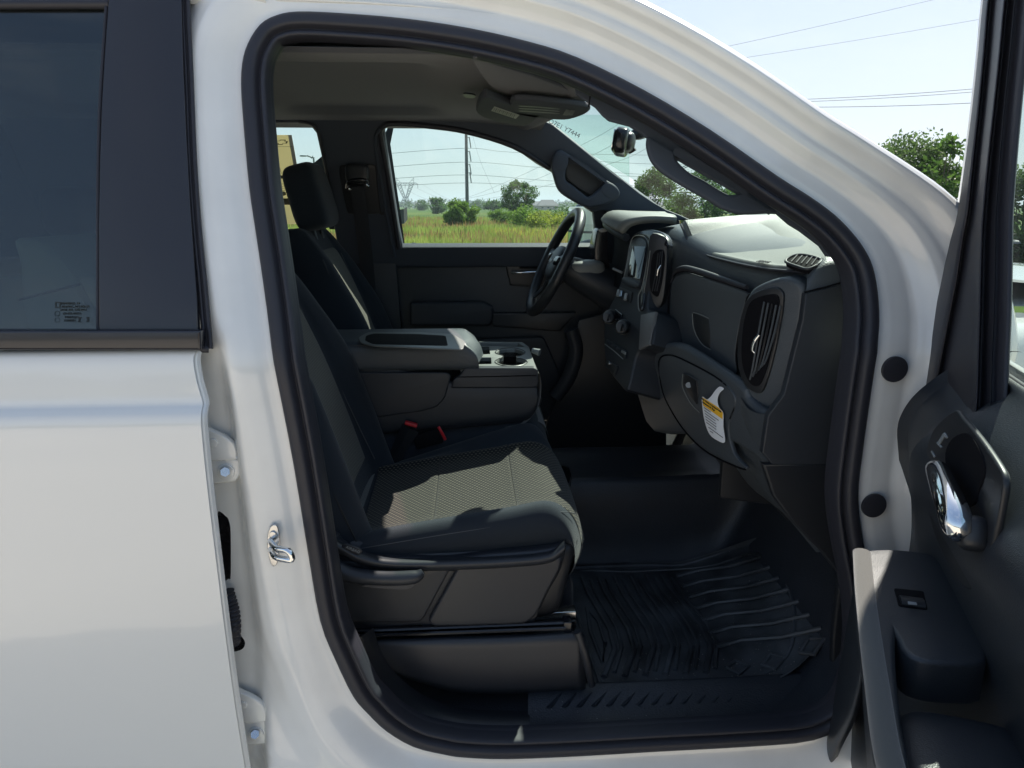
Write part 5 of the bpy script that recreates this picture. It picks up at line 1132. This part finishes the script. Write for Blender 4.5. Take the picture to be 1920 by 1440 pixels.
# driver A pillar trim and its grab handle
AP = plate('driver_pillar_trim', [[(985, 290), (1010, 262), (1030, 245), (1040, 232), (1052, 250), (1100, 285), (1150, 322), (1200, 362), (1250, 393), (1295, 412), (1240, 412), (1160, 407), (1145, 404), (1138, 395), (1120, 396), (1112, 398), (1088, 380), (1060, 352), (1036, 322)]], 1.50, .05, M['pillar'], T, .006, sm=2)
mesh('mirror_sail', [PY(*q, 1.62) for q in ((1111, 390), (1170, 390), (1170, 470), (1117, 470))], [(0, 1, 2, 3)], M['trim2'], AP)
hb = [(1038, 330), (1034, 310), (1040, 288), (1050, 281), (1062, 286), (1090, 305), (1130, 333), (1155, 348), (1163, 362), (1158, 372), (1140, 382), (1112, 389), (1095, 387), (1070, 374), (1048, 357)]
hh = [(1061, 337), (1062, 318), (1067, 300), (1075, 300), (1100, 317), (1125, 336), (1133, 343), (1122, 356), (1104, 369), (1090, 360), (1072, 346)]
GH = plate('grab_handle', [hb, hh], 1.435, .035, M['pillar'], T, .010, sm=4, res=4)
plate('handle_recess', [[(1062, 296), (1078, 296), (1140, 340), (1128, 358), (1108, 365), (1064, 336)]], 1.478, .01, M['trim'], GH, .002, sm=2)
for lp in ([(1042, 300), (1048, 287), (1060, 290), (1066, 300), (1060, 318), (1045, 318)], [(1128, 352), (1140, 343), (1155, 352), (1161, 362), (1156, 369), (1145, 372), (1132, 364)]): plate('screw_cover', [lp], 1.4335, .004, M['pillar'], GH, .0012, sm=3)
# windscreen
ws = [[Vector((x, y, z)) for y, x, z in ((.06, .985-.0, 1.50), (.3, 1.08, 1.52), (.88, 1.17, 1.535), (1.46, 1.08, 1.52), (1.70, .985, 1.50))],
      [Vector((x, y, z)) for y, x, z in ((.12, .66, 1.72), (.35, .74, 1.745), (.88, .81, 1.76), (1.41, .74, 1.745), (1.64, .66, 1.72))],
      [Vector((x, y, z)) for y, x, z in ((.19, .24, 1.93), (.40, .33, 1.935), (.88, .40, 1.94), (1.36, .33, 1.935), (1.57, .24, 1.93))]]
loft('windshield', ws, M['wglass'], T, ang=0)
mk = text('windshield_marking', 'Q7E1 Y7444', PY(1058, 241, 1.42), (.9, 0, -.42), (.3, -.2, 1), .024, M['marking'], T)
loft('cowl_panel', [[Vector((x, y, z)) for y in (.1, .5, .88, 1.3, 1.66)] for x, z in ((.97, 1.47), (1.06, 1.475), (1.3, 1.45))], M['trim2'], T, ang=0)
sweep('wiper_arm', [Vector((1.14, .30, 1.525)), Vector((1.16, .55, 1.54)), Vector((1.18, .86, 1.545))], .008, M['seal'], T, 6)
# header trim along the windscreen top, overhead console, visors
loft('header_trim', [[Vector((x, y, z)) for y, x, z in r] for r in (((.18, .12, 1.90), (.40, .19, 1.90), (.88, .25, 1.895), (1.36, .19, 1.90), (1.55, .12, 1.89)), ((.20, .17, 1.885), (.40, .245, 1.887), (.88, .29, 1.885), (1.36, .245, 1.887), (1.55, .165, 1.875)), ((.22, .23, 1.92), (.40, .30, 1.925), (.88, .34, 1.925), (1.36, .30, 1.925), (1.55, .23, 1.92)))], M['headliner'], T, ang=0)
def ceil(lst, z, n=3): return crv([PZ(u, v, z) for u, v in lst], n, True)
ZU = Vector((0, 0, -1))
OC = plate3('overhead_console', [ceil([(956, 195), (966, 188), (1010, 190), (1060, 196), (1098, 202), (1107, 208), (1090, 218), (1060, 225), (1010, 222), (970, 215), (957, 207)], 1.862)], ZU, .016, M['visor'], T, .008)
plate3('overhead_lamp_panel', [ceil([(961, 202), (966, 194), (1055, 202), (1066, 206), (1056, 218), (1010, 217), (968, 211)], 1.8615)], ZU, .006, M['silver'] if False else M['visor'], OC, .002)
for k in range(3): plate3('sunglass_slot', [ceil([(976, 197.5+4.6*k), (1010, 199.5+4.6*k), (1046, 203+4.4*k), (1046, 205+4.4*k), (1010, 202+4.6*k), (976, 200+4.6*k)], 1.8605)], ZU, .003, M['trim'], OC, .0005)
for k in range(2): plate3('lamp_button', [[PZ(u, v, 1.8605) for u, v in ((1062+9*k, 205+k), (1070+9*k, 206+k), (1064+9*k, 217), (1055+9*k, 216))]], ZU, .004, M['trim'], OC, .0008)
plate3('dome_button', [ceil([(868, 178), (872, 176), (888, 178), (892, 181), (888, 184), (873, 183)], 1.898)], ZU, .004, M['trim'], OC, .001)
VD = plate3('driver_visor', [ceil([(893, 210), (900, 190), (912, 182), (935, 190), (1010, 214), (1012, 219), (985, 236), (950, 232), (925, 227), (905, 220)], 1.862)], ZU, .02, M['visor'], T, .006)
plate3('visor_label', [[PZ(u, v, 1.8612) for u, v in ((927, 200), (974, 216), (967, 223), (921, 208))]], ZU, .0015, M['silver'] if False else pmat('label_grey', (.30, .30, .28), .6), VD, .0002)
o = [sweep('l', [PZ(928+3.4*k, 203+1.15*k, 1.8600), PZ(925+3.4*k, 208+1.15*k, 1.8600)], .0006+.0005*(k % 2), M['trim'], None, 4, sm=1) for k in range(12)]; join('label_bars', o, VD, M['trim'])
PV = plate3('passenger_visor', [ceil([(884, 112), (896, 106), (930, 121), (1000, 143), (1070, 170), (1096, 181), (1100, 190), (1080, 198), (1020, 193), (965, 187), (925, 168), (898, 137)], 1.888)], ZU, .012, M['headliner'], T, .006)
# passenger A pillar trim with grab handle and light gap
ap = [(1080, 175), (1117, 200), (1130, 215), (1142, 225), (1180, 235), (1190, 241), (1205, 250), (1213, 257), (1214, 277), (1222, 302), (1240, 321), (1280, 347), (1330, 375), (1355, 390), (1380, 399), (1405, 401), (1440, 399), (1457, 400), (1480, 420), (1500, 432), (1537, 460), (1550, 479), (1575, 484), (1640, 540), (1640, 470), (1590, 420), (1520, 365), (1450, 316), (1330, 234), (1200, 158), (1100, 118), (1075, 130)]
hole = [(1269, 300), (1267, 289), (1270, 283), (1278, 285), (1330, 318), (1392, 355), (1393, 359), (1385, 363), (1372, 365), (1358, 361), (1320, 338), (1290, 321)]
PA = plate3('passenger_pillar_trim', [[lean(u, v, .082) for u, v in ap], crv([lean(u, v, .082) for u, v in hole], 4, True)], NL, .008, M['pillar'], T, .002)
hp = [(1213, 262), (1217, 256), (1235, 266), (1300, 305), (1380, 350), (1440, 388), (1452, 397), (1440, 398), (1405, 400), (1380, 398), (1352, 388), (1330, 374), (1280, 346), (1240, 320), (1222, 300), (1214, 278)]
PG = plateL('grab_handle', [hp, hole], .070, .014, M['pillar'], T, .006, sm=4, res=4)
PG['label'] = 'passenger side grab handle with a lit gap'; GH['label'] = 'driver side grab handle on the far windscreen pillar'
sweep('pillar_split_line', [lean(1108, 172, .052), lean(1106, 185, .054), lean(1104, 200, .054)], .0016, M['groove'], PA, 6)
# rear view mirror
mc = PY(1166, 267, .80)
mR = Matrix.Rotation(R(-14), 3, 'Z') @ Matrix.Rotation(R(8), 3, 'Y')
RV = sbox('rearview_mirror', mc, (.04, .20, .072), M['blackgloss'], T, .45, mR)
sbox('mirror_back', mc+Vector((.012, 0, 0)), (.05, .15, .055), M['trim2'], RV, .6, mR)
plate3('mirror_glass', [rnd([mc+mR @ Vector((-.0215, a, b)) for a, b in ((-.088, -.028), (.088, -.028), (.088, .028), (-.088, .028))], .012)], mR @ Vector((-1, 0, 0)), .002, M['mirror'], RV, .0005)
sweep('mirror_arm', [mc+Vector((.025, .0, .01)), PY(1181, 258, .82), PY(1196, 250, .83), PY(1214, 245, .84)], [.009, .008, .019, .017], M['blackgloss'], RV, 12, sm=2)
sweep('mirror_tab', [PY(1180, 287, .78), PY(1186, 284, .775), PY(1191, 279, .77)], [.003, .003, .005], M['trim2'], RV, 8)
# driver outside mirror
om = PY(1092, 432, 2.02); nM = Vector((-.94, -.34, 0)).normalized()
dm = sbox('side_mirror', om+Vector((.06, .06, 0)), (.12, .24, .25), M['blackgloss'], T, .4, Matrix.Rotation(math.atan2(-.34, -.94)+math.pi, 3, 'Z'))
e1m = Vector((nM.y, -nM.x, 0)); 
plate3('mirror_glass', [rnd([om+e1m*a+Vector((0, 0, b)) for a, b in ((-.14, -.12), (.14, -.12), (.14, .105), (-.14, .105))], .02)], nM, .004, M['mirror'], dm, .001)
sweep('mirror_stalk', [PY(1075, 470, 1.95), PY(1105, 462, 1.85), PY(1130, 465, 1.78)], .03, M['trim2'], dm, 10)
# ================================================================ OPEN PASSENGER DOOR
TH = R(68); DD = Vector((-math.cos(TH), -math.sin(TH), 0)); DN = Vector((-math.sin(TH), math.cos(TH), 0))   # along the door / towards the cab
H0 = Vector((.775, -.13, 0))
def dp(u, v, o=0): return PP(u, v, H0+DN*o, DN)
def dplate(name, loops, o, t, mat, par, bev=.004, sm=3, res=3): return plate3(name, [crv([dp(a, b, o) for a, b in lp], sm, True) if sm > 1 else [dp(a, b, o) for a, b in lp] for lp in loops], DN, t, mat, par, bev, res=res)
def dl(s, h, o=0): return H0+DD*s+DN*o+Vector((0, 0, h))
def dmesh(name, pts, mat, par): return mesh(name, pts, [tuple(range(len(pts)))], mat, par, False)
def s_of(p): return (p-H0).dot(DD)
# outer leaf (white skin, window opening) : s from the front edge
FD = plate3('front_passenger_door', [[dl(-.06, .50, -.13), dl(1.02, .50, -.13), dl(1.02, 1.36, -.13), dl(-.10, 1.36, -.13)]], DN, .012, M['paint'], T, .004)
print('door refs', [(n, round(s_of(dp(u, v)), 3), round(dp(u, v).z, 3)) for n, u, v in (('top', 1845, 0), ('f190', 1826, 190), ('400', 1794, 400), ('650', 1735, 650), ('780', 1700, 780), ('1030', 1650, 1030), ('panelR', 1919, 700), ('glass', 1917, 660), ('g2', 1890, 360), ('hand', 1790, 950), ('low', 1510, 1440))])
# window frame, built as channels that follow the slanted front edge
fe_ = [(1862, -120), (1845, 0), (1836, 95), (1826, 190), (1812, 300), (1797, 400), (1784, 450), (1768, 520), (1748, 600), (1732, 660), (1716, 730), (1702, 790)]
def strip(name, edges, mat, par, sv=3):
    """edges: list of (list of (u,v), depth) ; lofted side by side"""
    return loft(name, [[dp(u, v, o) for u, v in e] for e, o in edges], mat, par, su=3, sv=sv, ang=0)
def shift(e, k): return [(u+d, v) for (u, v), d in zip(e, k if isinstance(k, list) else [k]*len(e))]
L0 = fe_; n_ = len(fe_)
A = [8, 8, 9, 10, 12, 16, 19, 24, 28, 32, 34, 36]
B_ = [40, 40, 40, 40, 42, 48, 58, 72, 90, 104, 118, 128]
C_ = [58, 58, 58, 58, 62, 70, 82, 97, 115, 128, 142, 155]
strip('door_window_frame', [(shift(L0, -2), -.055), (L0, -.03), (shift(L0, A), -.026), (shift(L0, [a+3 for a in A]), -.033), (shift(L0, [a+10 for a in A]), -.036), (shift(L0, [b-12 for b in B_]), -.03), (shift(L0, [b-4 for b in B_]), -.022), (shift(L0, B_), -.024), (shift(L0, [b+3 for b in B_]), -.034), (shift(L0, [c-3 for c in C_]), -.036), (shift(L0, C_), -.03), (shift(L0, [c+3 for c in C_]), -.036), (shift(L0, [c+30 for c in C_]), -.043), (shift(L0, [c+34 for c in C_]), -.062)], M['seal'], FD)
sweep('frame_edge_paint', [dp(u-3, v, -.058) for u, v in L0], .0025, M['jamb'], FD, 6)
# glass
dmesh('door_glass', [dl(.0, 1.30, -.066), dl(.95, 1.30, -.066), dl(.95, 1.98, -.066), dl(.0, 1.98, -.066)], M['glass'], FD)
# main inner trim panel as a sculpted loft : rows from belt down
def S(u, v): p = dp(u, v); return s_of(p), p.z
zb_ = dp(1760, 652, -.02).z
zt = zb_
rows = []
pr = [(zt+.005, -.066), (zt+.006, -.056), (zt+.002, -.048), (zt-.012, -.036), (zt-.045, -.008), (zt-.085, .018), (zt-.125, .031), (zt-.17, .033), (zt-.24, .018), (zt-.33, .0), (zt-.42, -.010), (zt-.52, -.008), (zt-.64, .008), (zt-.76, .018), (zt-.90, .02)]
edge = [(1748, 640), (1728, 700), (1700, 790), (1680, 880), (1660, 980), (1640, 1080), (1610, 1200), (1580, 1300), (1540, 1400), (1500, 1480)]
ez = [(dp(u, v).z, s_of(dp(u, v))) for u, v in edge]
def fs(z):
    if z >= ez[0][0]: return ez[0][1]
    for (a, sa), (b, sb) in zip(ez, ez[1:]):
        if b <= z <= a: return sa+(sb-sa)*(a-z)/(a-b)
    return ez[-1][1]
def bulge(s, z):
    c = max(.03, .235-1.4*(zt-z)); t = min(1, max(0, (s-c)/.045)); t = t*t*(3-2*t)
    return (-.032)*(1-t)*min(1, max(0, (zt-z)/.03))*min(1, max(0, 1-(zt-.5-z)/.2))
for z, o in pr:
    f0 = fs(z); rows.append([dl(f0-.004, z, o-.07), dl(f0, z, o-.03), dl(f0+.010, z, o-.018+bulge(f0, z)*0)]+[dl(s_, z, o+bulge(s_, z)) for s_ in [f0+.03+(1.0-f0-.03)*(k/22)**1.5 for k in range(23)]])
DPN = loft('door_inner_panel', rows, M['door_trim'], FD, su=1, sv=4, ang=0)
# belt top seal
s0 = .03
sweep('belt_seal', [dl(s0+.12, zt+.002, -.060), dl(1.0, zt+.002, -.060)], .006, M['seal'], FD, 8)
sweep('belt_rail_chrome', [dl(s0+.16, zt-.002, -.066), dl(1.0, zt-.002, -.066)], .004, M['chrome'], FD, 8)
# raised shoulder field
# handle bezel + cup + chrome handle
bz = [(1735, 860), (1745, 815), (1762, 790), (1790, 769), (1803, 782), (1835, 820), (1868, 868), (1880, 895), (1878, 930), (1862, 1010), (1846, 1060), (1830, 1096), (1818, 1106), (1795, 1090), (1762, 1030), (1742, 970), (1733, 910)]
dplate('handle_bezel', [bz], .030, .008, M['trim2'], DPN, .003)
dplate('handle_cup', [[(1772, 850), (1785, 822), (1812, 812), (1832, 836), (1844, 868), (1843, 895), (1832, 925), (1826, 945), (1805, 950), (1790, 925), (1776, 890)]], .032, .004, M['groove'], DPN, .001)
hd = sweep('chrome_handle', [dp(1746, 884, .040), dp(1756, 880, .050), dp(1770, 912, .056), dp(1785, 950, .058), dp(1796, 985, .056), dp(1799, 1000, .052)], [.007, .013, .0155, .017, .017, .012], M['chrome'], DPN, 18)
box('handle_base', dp(1824, 1000, .040), (.034, .03, .040), M['trim2'], DPN, .012, Matrix((DD, DN, Vector((0, 0, 1)))).transposed() @ Matrix.Rotation(R(-25), 3, 'Y'), 4)
dplate('lock_mark', [[(1768, 812), (1772, 815), (1760, 835), (1756, 832)], ], .0315, .002, M['marking'], DPN, .0004, 1)
for q in ([(1770, 811), (1775, 820), (1773, 822), (1768, 814)], [(1757, 828), (1765, 838), (1763, 840), (1755, 831)], [(1746, 845), (1752, 856), (1750, 858), (1744, 847)]): dplate('lock_symbol', [q], .0318, .002, M['marking'], DPN, .0004, 1)
# armrest : top at z = az
az = dp(1612, 1034, .10).z
az = 1.13
def at(lst, z=az, n=3): return crv([PZ(u, v, z) for u, v in lst], n, True)
TOPN = Vector((0, 0, 1))
AR = plate3('armrest', [at([(1607, 1040), (1612, 1033), (1640, 1029), (1680, 1029), (1725, 1034), (1752, 1040), (1790, 1085), (1825, 1140), (1846, 1200), (1850, 1240), (1800, 1244), (1745, 1240), (1710, 1230), (1690, 1212), (1680, 1190), (1680, 1240), (1686, 1310), (1694, 1372), (1706, 1440), (1672, 1450), (1640, 1300), (1625, 1200), (1613, 1110)], n=2)], TOPN, .055, M['door_trim'], DPN, .006, res=4)
e_ = [PZ(u, v, az-.002) for u, v in ((1616, 1036), (1622, 1110), (1633, 1200), (1647, 1300), (1660, 1390), (1678, 1470))]
sweep('armrest_edge_pad', e_, .0125, M['fabric_lt'], AR, 14, flat=.55, up=(0, 0, 1))
sweep('armrest_gap', [PZ(u, v, az+.0012) for u, v in ((1626, 1031), (1632, 1100), (1642, 1180), (1656, 1290), (1668, 1380), (1684, 1450))], .0015, M['groove'], AR, 6)
sd = [[PZ(u, v, az-.01) for u, v in ((1612, 1036), (1618, 1110), (1629, 1200), (1643, 1300), (1655, 1380), (1680, 1500))]]
for dz, k in ((-.07, .004), (-.16, .02), (-.24, .03)): sd.append([p+Vector((0, 0, dz))-DN*k for p in sd[0]])
loft('armrest_side', sd, M['door_trim'], AR, ang=0)
wp_ = plate3('window_switch_well', [rnd([PZ(u, v, az+.0012) for u, v in ((1676, 1102), (1732, 1108), (1740, 1143), (1685, 1136))], .004)], TOPN, .003, M['groove'], AR, .0008)
sw = sweep('window_switch', [PZ(1688, 1126, az+.002), PZ(1732, 1132, az+.002)], .0105, M['trim2'], wp_, 14, sm=1, flat=.5, up=(0, 0, 1))
plate3('switch_mark', [rnd([PZ(u, v, az+.0085) for u, v in ((1702, 1127), (1718, 1129), (1720, 1134), (1703, 1132))], .001)], TOPN, .001, M['marking'], wp_, .0002)
# map pocket and lower panel
lo_ = [(1614, 1045), (1604, 1060), (1598, 1100), (1586, 1170), (1570, 1260), (1550, 1340), (1520, 1400), (1498, 1460)]
loft('map_pocket', [[dp(u, v, .045) for u, v in lo_], [dp(u+6, v, .062) for u, v in lo_], [dp(u+26, v+2, .068) for u, v in lo_], [dp(u+46, v+4, .060) for u, v in lo_], [dp(u+56, v+6, .045) for u, v in lo_]], M['door_trim'], DPN, ang=0)
# elbow pad near the camera
ec = PZ(1840, 1500, 1.055)
EP = sbox('elbow_pad', ec+DD*.05, (.30, .155, .07), M['door_trim'], DPN, .5, Matrix((DD, DN, Vector((0, 0, 1)))).transposed())
# passenger outside mirror beyond the glass
pm = dl(.16, 1.45, -.32)
PM = sbox('side_mirror', pm, (.24, .13, .24), M['paint'], FD, .4, Matrix((DN, DD, Vector((0, 0, 1)))).transposed())
sweep('mirror_arm', [dl(.06, 1.36, -.13), dl(.10, 1.38, -.22), pm], .035, M['seal'], PM, 10)
# ================================================================ CAMERA, SUN, SKY
cam = bpy.data.cameras.new('Camera'); co = bpy.data.objects.new('Camera', cam); COL.objects.link(co)
co.location = CAM; co.matrix_world = Matrix.Translation(CAM) @ Matrix((RT, UP, -FW)).transposed().to_4x4()
cam.sensor_width = 36; cam.lens = 36*F/1920; cam.clip_start = .05; cam.clip_end = 12000
scn.camera = co; scn.render.resolution_x = 1024; scn.render.resolution_y = 768
SUN = Vector((math.sin(R(36.8))*math.cos(R(48.8)), math.cos(R(36.8))*math.cos(R(48.8)), math.sin(R(48.8)))).normalized()
el = math.asin(SUN.z); azm = math.atan2(SUN.x, SUN.y)
sl_ = bpy.data.lights.new('Sun', 'SUN'); sl_.energy = 4.8; sl_.angle = R(.5); sl_.color = (1, .94, .84)
so = bpy.data.objects.new('Sun', sl_); COL.objects.link(so); so.rotation_euler = SUN.to_track_quat('Z', 'Y').to_euler(); so.location = (0, 0, 20)
w = bpy.data.worlds.new('World'); scn.world = w; w.use_nodes = True; nt = w.node_tree; bg = nt.nodes['Background']
sk = nt.nodes.new('ShaderNodeTexSky'); sk.sky_type = 'NISHITA'; sk.sun_disc = False; sk.sun_elevation = el; sk.sun_rotation = azm; sk.air_density = 1.0; sk.dust_density = 1.2; sk.ozone_density = 1.2
tc = nt.nodes.new('ShaderNodeTexCoord'); mp = nt.nodes.new('ShaderNodeMapping'); mp.inputs['Scale'].default_value = (2.0, 2.0, 7.0); nt.links.new(tc.outputs['Generated'], mp.inputs[0])
nz = nt.nodes.new('ShaderNodeTexNoise'); nz.inputs['Scale'].default_value = 1.6; nz.inputs['Detail'].default_value = 7; nz.inputs['Roughness'].default_value = .62; nt.links.new(mp.outputs[0], nz.inputs['Vector'])
mr = nt.nodes.new('ShaderNodeMapRange'); mr.inputs[1].default_value = .5; mr.inputs[2].default_value = .78; mr.inputs[4].default_value = .28; nt.links.new(nz.outputs['Fac'], mr.inputs[0])
mx = nt.nodes.new('ShaderNodeMix'); mx.data_type = 'RGBA'; nt.links.new(mr.outputs[0], mx.inputs[0]); mx.inputs[7].default_value = (3.6, 3.65, 3.75, 1)
wb = nt.nodes.new('ShaderNodeMix'); wb.data_type = 'RGBA'; wb.blend_type = 'MULTIPLY'; wb.inputs[0].default_value = 1; wb.inputs[7].default_value = (.965, 1.0, 1.055, 1)
def vm(op, a, b):
    n = nt.nodes.new('ShaderNodeVectorMath'); n.operation = op
    for i, q in enumerate((a, b)):
        if isinstance(q, tuple): n.inputs[i].default_value = q
        else: nt.links.new(q, n.inputs[i])
    return n.outputs[0]
soft = vm('DIVIDE', sk.outputs[0], vm('ADD', vm('MULTIPLY', sk.outputs[0], (.215, .20, .185)), (1, 1, 1)))
nt.links.new(soft, mx.inputs[6]); nt.links.new(mx.outputs[2], wb.inputs[6]); nt.links.new(wb.outputs[2], bg.inputs[0]); bg.inputs[1].default_value = .15
vs = scn.view_settings; vs.view_transform = 'Standard'; vs.look = 'None'; vs.gamma = 1; vs.exposure = 1.0; vs.use_curve_mapping = False
cy = scn.cycles; cy.max_bounces = 8; cy.diffuse_bounces = 4; cy.glossy_bounces = 4; cy.transparent_max_bounces = 16; cy.caustics_reflective = False; cy.caustics_refractive = False
hv = bpy.data.materials.new('haze_air'); hv.use_nodes = True; ht = hv.node_tree; ht.nodes.remove(ht.nodes['Principled BSDF'])
pv = ht.nodes.new('ShaderNodeVolumePrincipled'); pv.inputs['Color'].default_value = (.82, .90, 1, 1); pv.inputs['Density'].default_value = .0005; pv.inputs['Anisotropy'].default_value = .2
ht.links.new(pv.outputs[0], ht.nodes['Material Output'].inputs['Volume'])
hb_ = box('haze', (0, 2600, 29.4), (8200, 11400, 61), hv, None, 0); tag(hb_, kind='stuff'); hb_['label'] = 'thin summer haze over the fields'; hb_['category'] = 'haze'
bpy.context.view_layer.update()
